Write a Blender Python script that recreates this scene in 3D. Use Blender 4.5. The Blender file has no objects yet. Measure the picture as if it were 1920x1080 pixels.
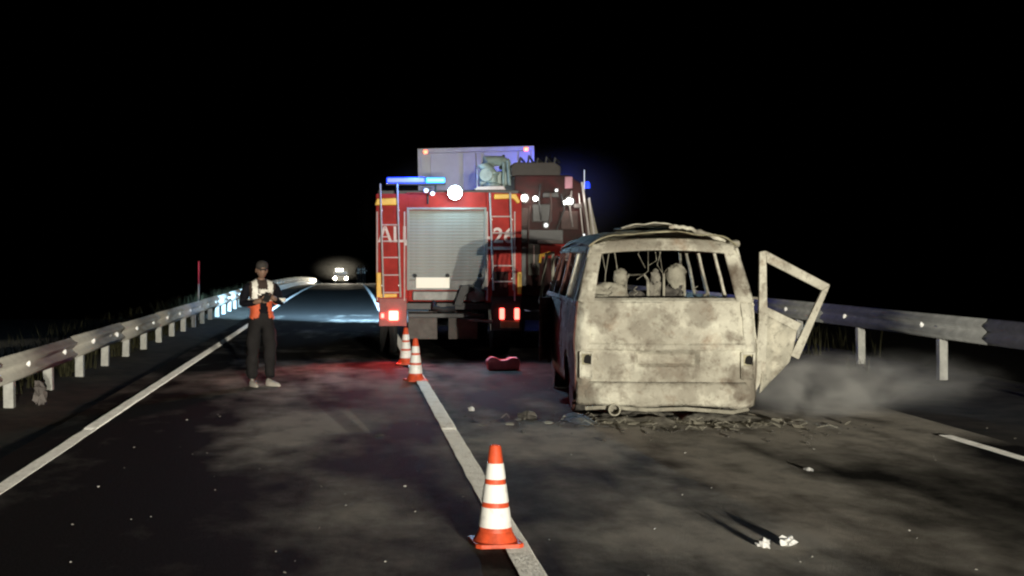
import bpy, bmesh, math, random
from mathutils import Vector, Matrix, noise
from math import radians as R, sin, cos, pi
random.seed(7)
scene = bpy.context.scene
COL = scene.collection

# ------------------------------------------------------------------ camera, world, light
CAM_H = 1.75
cam_d = bpy.data.cameras.new('camera')
cam = bpy.data.objects.new('camera', cam_d); COL.objects.link(cam)
cam.location = (0, 0, CAM_H); cam.rotation_euler = (R(90), 0, 0)
cam_d.sensor_width = 36; cam_d.lens = 45.0
cam_d.shift_x = (960 - 657) / 1920; cam_d.shift_y = -(540 - 484) / 1920
cam_d.clip_start = .05; cam_d.clip_end = 3000
scene.camera = cam

world = bpy.data.worlds.new('World'); scene.world = world; world.use_nodes = True
wn = world.node_tree
sky = wn.nodes.new('ShaderNodeTexSky'); sky.sky_type = 'NISHITA'; sky.sun_disc = False
sky.sun_elevation = R(-7); sky.sun_rotation = R(200)
wn.links.new(sky.outputs[0], wn.nodes['Background'].inputs[0])
wn.nodes['Background'].inputs[1].default_value = 0.002

def sun_lamp():
    d = bpy.data.lights.new('moon', 'SUN'); d.energy = .004; d.angle = R(.5); d.color = (.8, .88, 1)
    o = bpy.data.objects.new('moon', d); COL.objects.link(o); o.rotation_euler = (R(40), 0, R(200))
sun_lamp()

def spot(name, loc, target, energy, color, size=100, blend=.6, radius=.08):
    d = bpy.data.lights.new(name, 'SPOT'); d.energy = energy; d.color = color
    d.spot_size = R(size); d.spot_blend = blend; d.shadow_soft_size = radius
    o = bpy.data.objects.new(name, d); COL.objects.link(o); o.location = loc
    o.rotation_euler = (Vector(target) - Vector(loc)).to_track_quat('-Z', 'Y').to_euler()
    return o
def point(name, loc, energy, color, radius=.08):
    d = bpy.data.lights.new(name, 'POINT'); d.energy = energy; d.color = color; d.shadow_soft_size = radius
    o = bpy.data.objects.new(name, d); COL.objects.link(o); o.location = loc
    return o
# headlamps of the vehicle standing on the road behind the camera
HEAD = 76000
for dx in (-.75, .75):
    spot('headlamp', (5.4 + dx, -25, 1.8), (1.6 + dx, 22, 1.35), HEAD / 2, (1, .94, .80), 60, .5, .09)

vs = scene.view_settings
vs.view_transform = 'Standard'; vs.look = 'None'; vs.gamma = 1; vs.exposure = 0
try: vs.use_curve_mapping = False
except Exception: pass
scene.cycles.use_denoising = True
scene.cycles.max_bounces = 6
scene.cycles.volume_bounces = 0
scene.cycles.filter_width = 2.2

# ------------------------------------------------------------------ helpers
def drop(y):
    if y < 50: return 0.0
    if y < 250: return -1.3e-4 * (y - 50) ** 2
    return -1.3e-4 * 200 ** 2 - 2 * 1.3e-4 * 200 * (y - 250)

class MB:
    def __init__(s): s.v = []; s.f = []; s.m = []; s.M = Matrix.Identity(4); s.mi = 0
    def add(s, vs, fs):
        b = len(s.v)
        s.v += [tuple(s.M @ Vector(p)) for p in vs]
        s.f += [tuple(i + b for i in f) for f in fs]; s.m += [s.mi] * len(fs)
        return s
    def box(s, x0, x1, y0, y1, z0, z1):
        return s.add([(x0, y0, z0), (x1, y0, z0), (x1, y1, z0), (x0, y1, z0), (x0, y0, z1), (x1, y0, z1), (x1, y1, z1), (x0, y1, z1)],
                     [(0, 3, 2, 1), (4, 5, 6, 7), (0, 1, 5, 4), (1, 2, 6, 5), (2, 3, 7, 6), (3, 0, 4, 7)])
    def prism(s, poly, a0, a1, axis='y'):
        n = len(poly)
        def P(u, w, a): return {'y': (u, a, w), 'x': (a, u, w), 'z': (u, w, a)}[axis]
        vs = [P(u, w, a0) for u, w in poly] + [P(u, w, a1) for u, w in poly]
        fs = [tuple(range(n)), tuple(range(2 * n - 1, n - 1, -1))] + [(i, i + n, (i + 1) % n + n, (i + 1) % n) for i in range(n)]
        return s.add(vs, fs)
    def tube(s, pts, r, n=8, cap=True):
        pts = [Vector(p) for p in pts]; rs = r if isinstance(r, (list, tuple)) else [r] * len(pts)
        vs = []; fs = []
        up = Vector((0, 0, 1))
        d0 = (pts[1] - pts[0]).normalized()
        if abs(d0.z) > .9: up = Vector((1, 0, 0))
        for i, p in enumerate(pts):
            a = pts[max(i - 1, 0)]; b = pts[min(i + 1, len(pts) - 1)]
            d = (b - a).normalized(); x = d.cross(up)
            if x.length < 1e-4: x = d.cross(Vector((0, 1, 0)))
            x.normalize(); y = x.cross(d).normalized()
            for k in range(n):
                t = 2 * pi * k / n; vs.append(tuple(p + (x * cos(t) + y * sin(t)) * rs[i]))
        for i in range(len(pts) - 1):
            for k in range(n):
                fs.append((i * n + k, i * n + (k + 1) % n, (i + 1) * n + (k + 1) % n, (i + 1) * n + k))
        if cap:
            fs.append(tuple(range(n - 1, -1, -1))); e = (len(pts) - 1) * n; fs.append(tuple(e + k for k in range(n)))
        return s.add(vs, fs)
    def lathe(s, prof, n=24, axis='z', c=(0, 0, 0)):
        vs = []; fs = []
        for r, h in prof:
            for k in range(n):
                t = 2 * pi * k / n; u, w = r * cos(t), r * sin(t)
                p = {'z': (u, w, h), 'y': (u, h, w), 'x': (h, u, w)}[axis]
                vs.append((p[0] + c[0], p[1] + c[1], p[2] + c[2]))
        for i in range(len(prof) - 1):
            for k in range(n):
                fs.append((i * n + k, i * n + (k + 1) % n, (i + 1) * n + (k + 1) % n, (i + 1) * n + k))
        if prof[0][0] > 1e-6: fs.append(tuple(range(n - 1, -1, -1)))
        if prof[-1][0] > 1e-6: fs.append(tuple((len(prof) - 1) * n + k for k in range(n)))
        return s.add(vs, fs)
    def ball(s, c, r, n=12, sq=(1, 1, 1), jit=0, seed=0):
        vs = []; fs = []; m = n // 2
        for i in range(m + 1):
            ph = pi * i / m
            for k in range(n):
                t = 2 * pi * k / n
                d = Vector((sin(ph) * cos(t), sin(ph) * sin(t), cos(ph)))
                q = r * (1 + jit * (noise.noise(d * 2.3 + Vector((seed, seed * 1.7, 0))) + (.5 * noise.noise(d * 6 + Vector((seed, 0, seed))) if n > 8 else 0)))
                vs.append((c[0] + d.x * q * sq[0], c[1] + d.y * q * sq[1], c[2] + d.z * q * sq[2]))
        for i in range(m):
            for k in range(n):
                fs.append((i * n + k, (i + 1) * n + k, (i + 1) * n + (k + 1) % n, i * n + (k + 1) % n))
        return s.add(vs, fs)
    def grid(s, fn, nu, nv):
        vs = [fn(i / nu, j / nv) for i in range(nu + 1) for j in range(nv + 1)]
        fs = [(i * (nv + 1) + j, (i + 1) * (nv + 1) + j, (i + 1) * (nv + 1) + j + 1, i * (nv + 1) + j + 1) for i in range(nu) for j in range(nv)]
        return s.add(vs, fs)
    def mesh(s, name, mats, smooth=False):
        me = bpy.data.meshes.new(name); me.from_pydata(s.v, [], s.f)
        bm = bmesh.new(); bm.from_mesh(me); bmesh.ops.remove_doubles(bm, verts=bm.verts, dist=1e-5)
        bmesh.ops.recalc_face_normals(bm, faces=bm.faces); bm.to_mesh(me); bm.free()
        for m in (mats if isinstance(mats, (list, tuple)) else [mats]): me.materials.append(m)
        if isinstance(mats, (list, tuple)) and len(me.polygons) == len(s.m): me.polygons.foreach_set('material_index', s.m)
        if smooth: me.polygons.foreach_set('use_smooth', [True] * len(me.polygons)); me.set_sharp_from_angle(angle=R(smooth if smooth > 1 else 40))
        return me
    def build(s, name, mat, parent=None, smooth=False, bevel=0, solid=0, sub=0):
        o = bpy.data.objects.new(name, s.mesh(name, mat, smooth)); COL.objects.link(o)
        if parent: o.parent = parent
        if solid:
            md = o.modifiers.new('solid', 'SOLIDIFY'); md.thickness = solid; md.offset = 0
        if sub: md = o.modifiers.new('sub', 'SUBSURF'); md.levels = sub; md.render_levels = sub
        if bevel:
            md = o.modifiers.new('bevel', 'BEVEL'); md.width = bevel; md.segments = 2; md.limit_method = 'ANGLE'
        return o
def tag(o, label, cat, group=None, kind=None):
    if label: o['label'] = label
    if cat: o['category'] = cat
    if group: o['group'] = group
    if kind: o['kind'] = kind
    return o
def thing(name, loc, label, cat, rz=0, group=None):
    o = bpy.data.objects.new(name, None); COL.objects.link(o); o.location = loc; o.rotation_euler = (0, 0, rz)
    o.empty_display_size = .2
    return tag(o, label, cat, group)
def structure(o): o['kind'] = 'structure'; return o
def copy_tree(o, parent=None):
    c = o.copy(); COL.objects.link(c); c.parent = parent
    for ch in o.children: copy_tree(ch, c)
    return c

# ------------------------------------------------------------------ materials
def mat(name, col, rough=.6, metal=0.0, var=0.0, col2=None, scale=3.0, bump=0.0, bscale=60.0, contrast=(.35, .65), spec=.5, coat=0, stretch=(1, 1, 1), detail=8):
    m = bpy.data.materials.new(name); m.use_nodes = True; nt = m.node_tree; b = nt.nodes['Principled BSDF']
    b.inputs['Roughness'].default_value = rough; b.inputs['Metallic'].default_value = metal
    b.inputs['Specular IOR Level'].default_value = spec
    if coat: b.inputs['Coat Weight'].default_value = coat; b.inputs['Coat Roughness'].default_value = .15
    tc = nt.nodes.new('ShaderNodeTexCoord'); mp = nt.nodes.new('ShaderNodeMapping'); mp.inputs['Scale'].default_value = stretch
    nt.links.new(tc.outputs['Object'], mp.inputs[0])
    if col2 is None and var: col2 = tuple(c * (1 - var) for c in col)
    if col2 is not None:
        n = nt.nodes.new('ShaderNodeTexNoise'); n.inputs['Scale'].default_value = scale; n.inputs['Detail'].default_value = detail
        n.inputs['Roughness'].default_value = .65
        cr = nt.nodes.new('ShaderNodeValToRGB'); cr.color_ramp.elements[0].position = contrast[0]; cr.color_ramp.elements[1].position = contrast[1]
        cr.color_ramp.elements[0].color = (*col2, 1); cr.color_ramp.elements[1].color = (*col, 1)
        nt.links.new(mp.outputs[0], n.inputs['Vector']); nt.links.new(n.outputs['Fac'], cr.inputs[0]); nt.links.new(cr.outputs[0], b.inputs['Base Color'])
    else: b.inputs['Base Color'].default_value = (*col, 1)
    if bump:
        n2 = nt.nodes.new('ShaderNodeTexNoise'); n2.inputs['Scale'].default_value = bscale; n2.inputs['Detail'].default_value = 6
        bp = nt.nodes.new('ShaderNodeBump'); bp.inputs['Strength'].default_value = bump; bp.inputs['Distance'].default_value = .02
        nt.links.new(mp.outputs[0], n2.inputs['Vector']); nt.links.new(n2.outputs['Fac'], bp.inputs['Height']); nt.links.new(bp.outputs[0], b.inputs['Normal'])
    return m
def emit(name, col, strength, base=None):
    m = bpy.data.materials.new(name); m.use_nodes = True; b = m.node_tree.nodes['Principled BSDF']
    b.inputs['Base Color'].default_value = (*(base or col), 1); b.inputs['Roughness'].default_value = .3
    b.inputs['Emission Color'].default_value = (*col, 1); b.inputs['Emission Strength'].default_value = strength
    return m
M = {}
M['galv'] = mat('galvanised_steel', (.40, .38, .33), .85, 0, .25, scale=3, bump=.1, bscale=30, spec=.2)
M['galv_post'] = mat('galvanised_post', (.48, .48, .44), .6, .1, .3, scale=9)
M['reflector'] = mat('reflector_white', (.92, .92, .9), .3)
M['paint_line'] = mat('road_paint', (.92, .90, .84), .75, 0, .0, (.70, .67, .60), 6, .4, 50, (.34, .5))
_b = M['paint_line'].node_tree.nodes['Principled BSDF']; _b.inputs['Diffuse Roughness'].default_value = 1; _b.inputs['Sheen Weight'].default_value = .5; _b.inputs['Sheen Roughness'].default_value = .4
for _n in M['paint_line'].node_tree.nodes:
    if _n.type == 'BUMP': _n.inputs['Distance'].default_value = .08
M['orange'] = mat('cone_orange', (.80, .10, .03), .55, 0, .5, scale=9, bump=.2, bscale=30)
M['white_band'] = mat('cone_white', (.84, .83, .78), .45, 0, .4, scale=13, contrast=(.3, .48), bump=.1, bscale=40)
M['red'] = mat('truck_red', (.46, .038, .030), .65, 0, .55, scale=2.2, spec=.12, contrast=(.3, .7))
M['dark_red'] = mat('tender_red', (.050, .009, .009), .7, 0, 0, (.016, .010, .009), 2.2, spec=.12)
M['shutter'] = mat('shutter_aluminium', (.36, .36, .33), .7, 0, .35, scale=1.3, spec=.2)
M['steel'] = mat('ladder_steel', (.62, .58, .54), .4, .3, .2, scale=8)
M['yellow'] = mat('yellow_paint', (.90, .52, .05), .5, 0, .2, scale=6)
M['black'] = mat('black_rubber', (.012, .012, .012), .7, 0, .4, scale=12)
M['dark_metal'] = mat('dark_metal', (.03, .03, .03), .5, .3, .4, scale=8)
M['grey_metal'] = mat('grey_metal', (.20, .20, .19), .5, .2, .4, scale=6)
M['mudflap'] = mat('dusty_mudflap', (.16, .14, .13), .85, 0, .4, scale=5)
M['plate'] = mat('number_plate', (.92, .88, .76), .45)
M['letter'] = mat('white_lettering', (.62, .50, .46), .5, 0, .2, scale=12)
M['trailer'] = mat('trailer_white', (.30, .28, .285), .6, 0, .2, scale=1.5, spec=.2)
M['monitor'] = mat('pale_green_metal', (.30, .38, .36), .5, .1, .45, scale=6)
M['glass'] = mat('dark_glass', (.01, .012, .014), .08)
M['tail'] = emit('tail_lamp', (1, .10, .07), 14)
M['tail_small'] = emit('tail_lamp_small', (1, .08, .06), 9)
M['marker'] = emit('marker_lamp', (1, .16, .07), 4)
M['blue_bar'] = emit('blue_beacon', (.02, .065, 1), 1.3)
M['cyan_bar'] = emit('cyan_beacon', (.04, .38, 1), 1.5)
M['work'] = emit('work_lamp', (.72, .95, 1), 30)
M['work_warm'] = emit('work_lamp_warm', (1, .95, .88), 14)
M['head_far'] = emit('far_headlamp', (1, .93, .78), 60)
M['lens_dim'] = emit('dim_lamp', (.9, .95, 1), .5)

def burnt_mat(name, pale, grey, dark, stains=()):
    m = bpy.data.materials.new(name); m.use_nodes = True; nt = m.node_tree; b = nt.nodes['Principled BSDF']
    b.inputs['Roughness'].default_value = .9; b.inputs['Specular IOR Level'].default_value = .15
    tc = nt.nodes.new('ShaderNodeTexCoord')
    def nz(scale, det, dist=0, off=0):
        mp = nt.nodes.new('ShaderNodeMapping'); mp.inputs['Location'].default_value = (off, off * 1.3, off * .7)
        n = nt.nodes.new('ShaderNodeTexNoise'); n.inputs['Scale'].default_value = scale; n.inputs['Detail'].default_value = det
        n.inputs['Distortion'].default_value = dist; n.inputs['Roughness'].default_value = .62
        nt.links.new(tc.outputs['Object'], mp.inputs[0]); nt.links.new(mp.outputs[0], n.inputs['Vector']); return n
    def ramp(n, a, c, lo=0, hi=1):
        r = nt.nodes.new('ShaderNodeMapRange'); r.inputs[1].default_value = a; r.inputs[2].default_value = c
        r.inputs[3].default_value = lo; r.inputs[4].default_value = hi; nt.links.new(n.outputs['Fac'], r.inputs[0]); return r
    def mix(c1, c2, fac):
        x = nt.nodes.new('ShaderNodeMix'); x.data_type = 'RGBA'
        for i, c in ((6, c1), (7, c2)):
            if isinstance(c, tuple): x.inputs[i].default_value = (*c, 1)
            else: nt.links.new(c, x.inputs[i])
        nt.links.new(fac.outputs[0], x.inputs[0]); return x.outputs[2]
    c = mix(pale, grey, ramp(nz(1.7, 7, .2), .42, .62, 0, .9))
    c = mix(c, dark, ramp(nz(3.6, 10, .3, 3), .53, .70, 0, .9))
    c = mix(c, tuple(min(.8, x * 1.3) for x in pale), ramp(nz(5, 12, .2, 9), .52, .62, 0, .55))
    c = mix(c, dark, ramp(nz(15, 12, .1, 5), .57, .66, 0, .4))
    c = mix(c, (dark[0] * 1.7, dark[1] * 1.05, dark[2] * .6), ramp(nz(2.8, 9, .2, 14), .57, .72, 0, .55))
    for k, (x, y, z, r, w) in enumerate(stains):
        d = nt.nodes.new('ShaderNodeVectorMath'); d.operation = 'DISTANCE'; nt.links.new(tc.outputs['Object'], d.inputs[0]); d.inputs[1].default_value = (x, y, z)
        ad = nt.nodes.new('ShaderNodeMath'); ad.operation = 'MULTIPLY_ADD'; ad.inputs[1].default_value = -1.1 * r
        nt.links.new(nz(9 + k % 4, 12, .15, 20 + 3 * k).outputs['Fac'], ad.inputs[0]); nt.links.new(d.outputs['Value'], ad.inputs[2])
        mr = nt.nodes.new('ShaderNodeMapRange'); mr.inputs[1].default_value = .08 * r; mr.inputs[2].default_value = .38 * r; mr.inputs[3].default_value = w * .72; mr.inputs[4].default_value = 0
        nt.links.new(ad.outputs[0], mr.inputs[0])
        c = mix(c, (dark[0] * .8, dark[1] * .8, dark[2] * .8), mr)
    nt.links.new(c, b.inputs['Base Color'])
    bp = nt.nodes.new('ShaderNodeBump'); bp.inputs['Strength'].default_value = .8; bp.inputs['Distance'].default_value = .04
    nt.links.new(nz(9, 10, .5).outputs['Fac'], bp.inputs['Height']); nt.links.new(bp.outputs[0], b.inputs['Normal'])
    return m
M['burnt'] = burnt_mat('burnt_ash_metal', (.63, .605, .50), (.41, .38, .31), (.13, .098, .072),
    ((.84, 0, .42, .30, .9), (-.18, 0, 1.03, .30, .55), (.1, -.05, .70, .40, .45), (-.35, .2, 1.93, .40, .8), (.45, .2, 1.98, .25, .7), (-.93, 0, .28, .28, .9), (.35, 0, 1.15, .2, .5), (-.6, 0, .55, .26, .45), (.5, 0, .52, .3, .45), (-.7, .03, 1.22, .25, .6), (-.05, -.05, .30, .5, .5), (.72, .1, 1.5, .25, .5), (-.82, .1, 1.75, .25, .7)))
M['burnt_shaded_side'] = burnt_mat('shaded_red_side_metal', (.16, .07, .055), (.10, .05, .045), (.03, .02, .02))  # burnt metal with shade and red tail-lamp light painted into its colour
M['burnt_roof'] = burnt_mat('burnt_roof_metal', (.42, .39, .27), (.22, .20, .13), (.08, .06, .04))
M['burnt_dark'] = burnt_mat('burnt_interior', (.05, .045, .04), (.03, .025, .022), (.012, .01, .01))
M['burnt_seat'] = burnt_mat('burnt_seat_steel', (.38, .36, .29), (.22, .205, .165), (.07, .06, .05))
M['galv_dim'] = mat('dim_galvanised_steel', (.29, .295, .285), .9, 0, .35, scale=3, spec=.1)  # darker copy of the barrier steel; weaker light put into its colour
M['hole'] = mat('hole_black', (.008, .007, .006), .95)
M['char'] = mat('charred_debris', (.12, .11, .095), .95, 0, .0, (.02, .018, .016), 14)
M['ash'] = mat('ash_grey', (.30, .28, .23), .95, 0, .0, (.10, .09, .075), 10)
M['paper'] = mat('white_scrap', (.72, .72, .70), .7, 0, .2, scale=20)
M['chip'] = mat('pale_chip', (.6, .58, .54), .5, 0, 0, (.15, .14, .12), 2.0, contrast=(.4, .6))

# ------------------------------------------------------------------ setting
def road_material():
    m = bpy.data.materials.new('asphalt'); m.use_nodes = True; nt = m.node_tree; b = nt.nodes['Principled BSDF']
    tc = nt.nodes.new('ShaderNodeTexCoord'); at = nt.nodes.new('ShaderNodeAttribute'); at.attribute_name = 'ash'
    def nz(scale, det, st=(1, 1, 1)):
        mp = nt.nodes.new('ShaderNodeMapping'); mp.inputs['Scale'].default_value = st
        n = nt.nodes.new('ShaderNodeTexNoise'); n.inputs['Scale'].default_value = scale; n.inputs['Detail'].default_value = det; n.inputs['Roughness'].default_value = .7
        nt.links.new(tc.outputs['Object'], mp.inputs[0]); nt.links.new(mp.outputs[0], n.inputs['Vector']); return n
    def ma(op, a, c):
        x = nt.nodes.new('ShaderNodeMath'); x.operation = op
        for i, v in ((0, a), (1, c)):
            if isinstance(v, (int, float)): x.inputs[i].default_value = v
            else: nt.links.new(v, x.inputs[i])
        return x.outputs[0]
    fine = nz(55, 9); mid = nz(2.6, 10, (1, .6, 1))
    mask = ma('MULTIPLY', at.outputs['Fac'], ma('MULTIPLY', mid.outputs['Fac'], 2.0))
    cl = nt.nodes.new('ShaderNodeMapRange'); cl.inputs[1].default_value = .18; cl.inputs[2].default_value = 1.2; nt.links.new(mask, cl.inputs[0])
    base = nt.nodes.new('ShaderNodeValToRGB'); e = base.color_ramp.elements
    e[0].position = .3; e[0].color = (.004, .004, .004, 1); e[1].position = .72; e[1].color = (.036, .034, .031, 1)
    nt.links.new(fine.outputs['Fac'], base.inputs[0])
    ash_lit = nt.nodes.new('ShaderNodeValToRGB'); e = ash_lit.color_ramp.elements  # pale tone for ash and for the painted headlamp-lit patches
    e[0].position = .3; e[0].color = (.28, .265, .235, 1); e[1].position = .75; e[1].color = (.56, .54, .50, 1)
    nt.links.new(mid.outputs['Fac'], ash_lit.inputs[0])
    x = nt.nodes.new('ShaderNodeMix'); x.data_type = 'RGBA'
    nt.links.new(cl.outputs[0], x.inputs[0]); nt.links.new(base.outputs[0], x.inputs[6]); nt.links.new(ash_lit.outputs[0], x.inputs[7])
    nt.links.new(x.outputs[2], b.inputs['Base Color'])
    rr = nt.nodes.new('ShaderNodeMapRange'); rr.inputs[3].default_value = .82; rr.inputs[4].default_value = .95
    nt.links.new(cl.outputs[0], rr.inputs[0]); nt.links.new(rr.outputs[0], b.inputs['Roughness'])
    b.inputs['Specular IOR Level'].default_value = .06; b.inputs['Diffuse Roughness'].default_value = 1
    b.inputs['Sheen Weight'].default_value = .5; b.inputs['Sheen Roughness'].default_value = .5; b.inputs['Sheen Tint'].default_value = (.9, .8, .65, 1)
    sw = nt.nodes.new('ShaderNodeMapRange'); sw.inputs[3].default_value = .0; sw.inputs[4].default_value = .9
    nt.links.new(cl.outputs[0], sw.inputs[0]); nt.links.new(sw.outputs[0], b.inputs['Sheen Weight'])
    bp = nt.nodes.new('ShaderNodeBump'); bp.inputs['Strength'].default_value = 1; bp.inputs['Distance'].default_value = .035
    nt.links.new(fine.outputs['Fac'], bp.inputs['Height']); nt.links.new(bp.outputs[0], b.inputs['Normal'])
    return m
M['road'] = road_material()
M['ground'] = mat('dry_verge', (.075, .062, .043), .95, 0, 0, (.02, .02, .012), 2.5, .8, 40)

def ys_list(a, b, fine_to=26, fs=.14):
    ys = [a]; y = a
    while y < b:
        y += fs if 4 <= y < fine_to else (1.0 if y < 80 else 6.0); ys.append(min(y, b))
    return ys
RX0, RX1 = -3.05, 6.25
def ash_and_lit_at(x, y):  # ash and powder, plus headlamp-lit ground painted in as pale patches
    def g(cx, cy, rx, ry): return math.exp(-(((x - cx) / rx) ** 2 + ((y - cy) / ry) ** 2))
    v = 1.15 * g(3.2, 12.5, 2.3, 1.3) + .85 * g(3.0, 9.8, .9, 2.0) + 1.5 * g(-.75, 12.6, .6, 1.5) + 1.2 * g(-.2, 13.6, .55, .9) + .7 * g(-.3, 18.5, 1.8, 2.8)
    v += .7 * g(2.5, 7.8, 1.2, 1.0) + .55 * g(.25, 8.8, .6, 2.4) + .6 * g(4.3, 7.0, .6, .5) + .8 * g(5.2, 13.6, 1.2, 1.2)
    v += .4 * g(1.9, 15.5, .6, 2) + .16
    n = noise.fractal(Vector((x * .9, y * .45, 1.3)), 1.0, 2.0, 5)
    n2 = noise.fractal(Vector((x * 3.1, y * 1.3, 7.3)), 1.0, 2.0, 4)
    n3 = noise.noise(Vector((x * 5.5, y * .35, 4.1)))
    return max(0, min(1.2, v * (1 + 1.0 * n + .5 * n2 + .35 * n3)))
def make_road():
    ys = ys_list(-60, 560); xs = [RX0 + (RX1 - RX0) * i / 66 for i in range(67)]
    mb = MB(); mb.v = [(x, y, drop(y) + .0) for y in ys for x in xs]; n = len(xs)
    mb.f = [(j * n + i, j * n + i + 1, (j + 1) * n + i + 1, (j + 1) * n + i) for j in range(len(ys) - 1) for i in range(n - 1)]
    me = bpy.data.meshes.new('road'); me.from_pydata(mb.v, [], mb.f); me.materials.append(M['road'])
    at = me.attributes.new('ash', 'FLOAT', 'POINT')  # also holds the painted lit patches; unlit ground stays dark
    at.data.foreach_set('value', [ash_and_lit_at(v[0], v[1]) if v[1] < 40 else 0.0 for v in mb.v])
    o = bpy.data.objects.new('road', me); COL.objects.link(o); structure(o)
make_road()
def ground_z(x, y):
    z = drop(y) - .03
    e = max(0, -4.9 - x, x - 9.7)
    z -= min(e * .45, 5) 
    if RX1 < x < 9.7: z -= .02
    return z
def make_ground():
    xs = [-900, -300, -120, -60, -30, -18, -12, -9, -7, -6, -5.4] + [-4.9 + .35 * i for i in range(6)] + [-2.9, 0, 3, 6] + [6.3 + .34 * i for i in range(11)] + [10.4, 11.5, 13, 16, 22, 32, 60, 120, 300, 900]
    ys = ys_list(-60, 80, 4) + [90 + 12 * i for i in range(40)] + [600, 900, 1500, 2400]
    n = len(xs); v = []
    for y in ys:
        for x in xs:
            z = ground_z(x, y)
            if (x < RX0 - .1 or x > RX1 + .1): z += .035 * noise.noise(Vector((x * 1.3, y * .6, 0))) - .02
            v.append((x, y, z))
    f = [(j * n + i, j * n + i + 1, (j + 1) * n + i + 1, (j + 1) * n + i) for j in range(len(ys) - 1) for i in range(n - 1)]
    me = bpy.data.meshes.new('ground'); me.from_pydata(v, [], f); me.materials.append(M['ground'])
    me.polygons.foreach_set('use_smooth', [True] * len(me.polygons))
    structure(tag(bpy.data.objects.new('ground', me), None, None)); COL.objects.link(bpy.data.objects['ground'])
make_ground()
def line(name, xc, w, gap=None):
    """thick road paint with a fine cross-ribbed relief"""
    v = []; y = 3.0; P = []
    while y < 13: P += [(y, .004), (y + .0135, .0087)]; y += .015
    while y < 34: P += [(y, .004), (y + .045, .0195)]; y += .05
    while y < 90: P += [(y, .004), (y + .45, .09 * .45)]; y += .5
    while y < 250: P += [(y, .005), (y + 1.9, .005)]; y += 2
    P = [(a, b if a < 34 or b < .01 else .016) for a, b in P]
    for y, h in P:
        j = .008 * noise.noise(Vector((xc, y * 2.1, 0)))
        v += [(xc - w / 2 + j, y, drop(y) + h), (xc + w / 2 + j * .7, y, drop(y) + h)]
    f = [(2 * i, 2 * i + 1, 2 * i + 3, 2 * i + 2) for i in range(len(P) - 1) if not (gap and gap[0] < P[i][0] < gap[1])]
    me = bpy.data.meshes.new(name); me.from_pydata(v, [], f); me.materials.append(M['paint_line'])
    o = bpy.data.objects.new(name, me); COL.objects.link(o); structure(o)
line('centre_line', 1.006, .15); line('edge_line_left', -2.65, .13); line('edge_line_right', 5.85, .13, (12.6, 20))

# ------------------------------------------------------------------ guardrails
def guardrail(label, X, face, y0, y1, step, z0, z1, skip=(), bm_='galv'):
    """face = +1: beam faces +X (towards the road)"""
    root = thing('guardrail', (X, y0, 0), label, 'guardrail')
    h = z1 - z0; prof = [(0, 0), (.012, .03), (.08, .09), (.08, .125), (.015, .20), (.015, .22), (.08, .295), (.08, .33), (.012, .39), (0, .42)]
    prof = [(a, b * h / .42) for a, b in prof]
    seg = step * 2
    mb = MB(); n = len(prof)
    vs = [(face * a, yy, z0 + b) for yy in (0, seg + .06) for a, b in prof]
    mb.add(vs, [(i, i + 1, n + i + 1, n + i) for i in range(n - 1)])
    beam = mb.mesh('beam', M[bm_], 50)
    post = MB()
    post.box(-face * .14, -face * .02, -.055, .055, -.3, z1 - .05)
    post.box(-face * .02, face * .012, -.05, .05, (z0 + z1) / 2 - .09, (z0 + z1) / 2 + .09)
    post = post.mesh('post', M['galv_post'])
    rf = MB(); rf.ball((face * .04, 0, (z0 + z1) / 2), 1, 10, (.035, .015, .05))
    rf = rf.mesh('reflector', M['reflector'], 60)
    k = 0; y = y0
    while y < y1:
        dz = drop(y); sl = (drop(y + step) - dz) / step
        if k % 2 == 0:
            o = bpy.data.objects.new('beam', beam); COL.objects.link(o); o.parent = root
            o.location = (.006 * ((k // 2) % 2) * face, y - y0 - step * .5, dz + random.uniform(-.012, .012)); o.rotation_euler = (math.atan(sl), 0, random.uniform(-.004, .004))
            md = o.modifiers.new('solid', 'SOLIDIFY'); md.thickness = .005
        if k not in skip:
            o = bpy.data.objects.new('post', post); COL.objects.link(o); o.parent = root
            o.location = (0, y - y0, dz); o.rotation_euler = (random.uniform(-.02, .02), random.uniform(-.025, .025), 0)
            o = bpy.data.objects.new('reflector', rf); COL.objects.link(o); o.parent = root
            o.location = (0, y - y0 + .4, dz + random.uniform(-.02, .02))
        y += step; k += 1
    return root
guardrail('galvanised crash barrier behind the standing person, running into the distance', -4.02, 1, 11.4, 190, 2.0, .29, .62)
guardrail('dim crash barrier behind the burnt van and its open door', 8.75, -1, 13.0, 60, 3.05, .56, .92, (), 'galv_dim')

# ------------------------------------------------------------------ traffic cones
def cone(x, y, rz, label, h=.61):
    root = thing('traffic_cone', (x, y, 0), label, 'traffic cone', rz, 'traffic cones on the centre line')
    b = MB(); w = .148
    b.prism([(-w, -w + .03), (-w + .03, -w), (w - .03, -w), (w, -w + .03), (w, w - .03), (w - .03, w), (-w + .03, w), (-w, w - .03)], 0.006, .032, 'z')
    b.lathe([(.135, .03), (.118, .06), (.104, .088)], 24)
    b.build('base', M['orange'], root, 40, .004)
    r0, r1 = .103, .034
    def rr(z): return r0 + (r1 - r0) * (z - .085) / (h - .085)
    def sect(nm, za, zb, m, grow):
        MB().lathe([(rr(za) + grow - .001, za), (rr(za) + grow, za + .002), (rr(zb) + grow, zb - .002), (rr(zb) + grow - .001, zb)], 24).build(nm, m, root, 40)
    MB().lathe([(rr(.085), .085), (rr(h - .012), h - .012), (r1 - .006, h), (r1 - .012, h), (r1 - .014, h - .04)], 24).build('body', M['orange'], root, 40)
    for za, zb in ((.115, .235), (.265, .375), (.405, .50)): sect('reflective_band', za, zb, M['white_band'], .003)
    return root
cone(.885, 7.82, .12, 'large nearest orange and white striped cone beside the white centre line')
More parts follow.
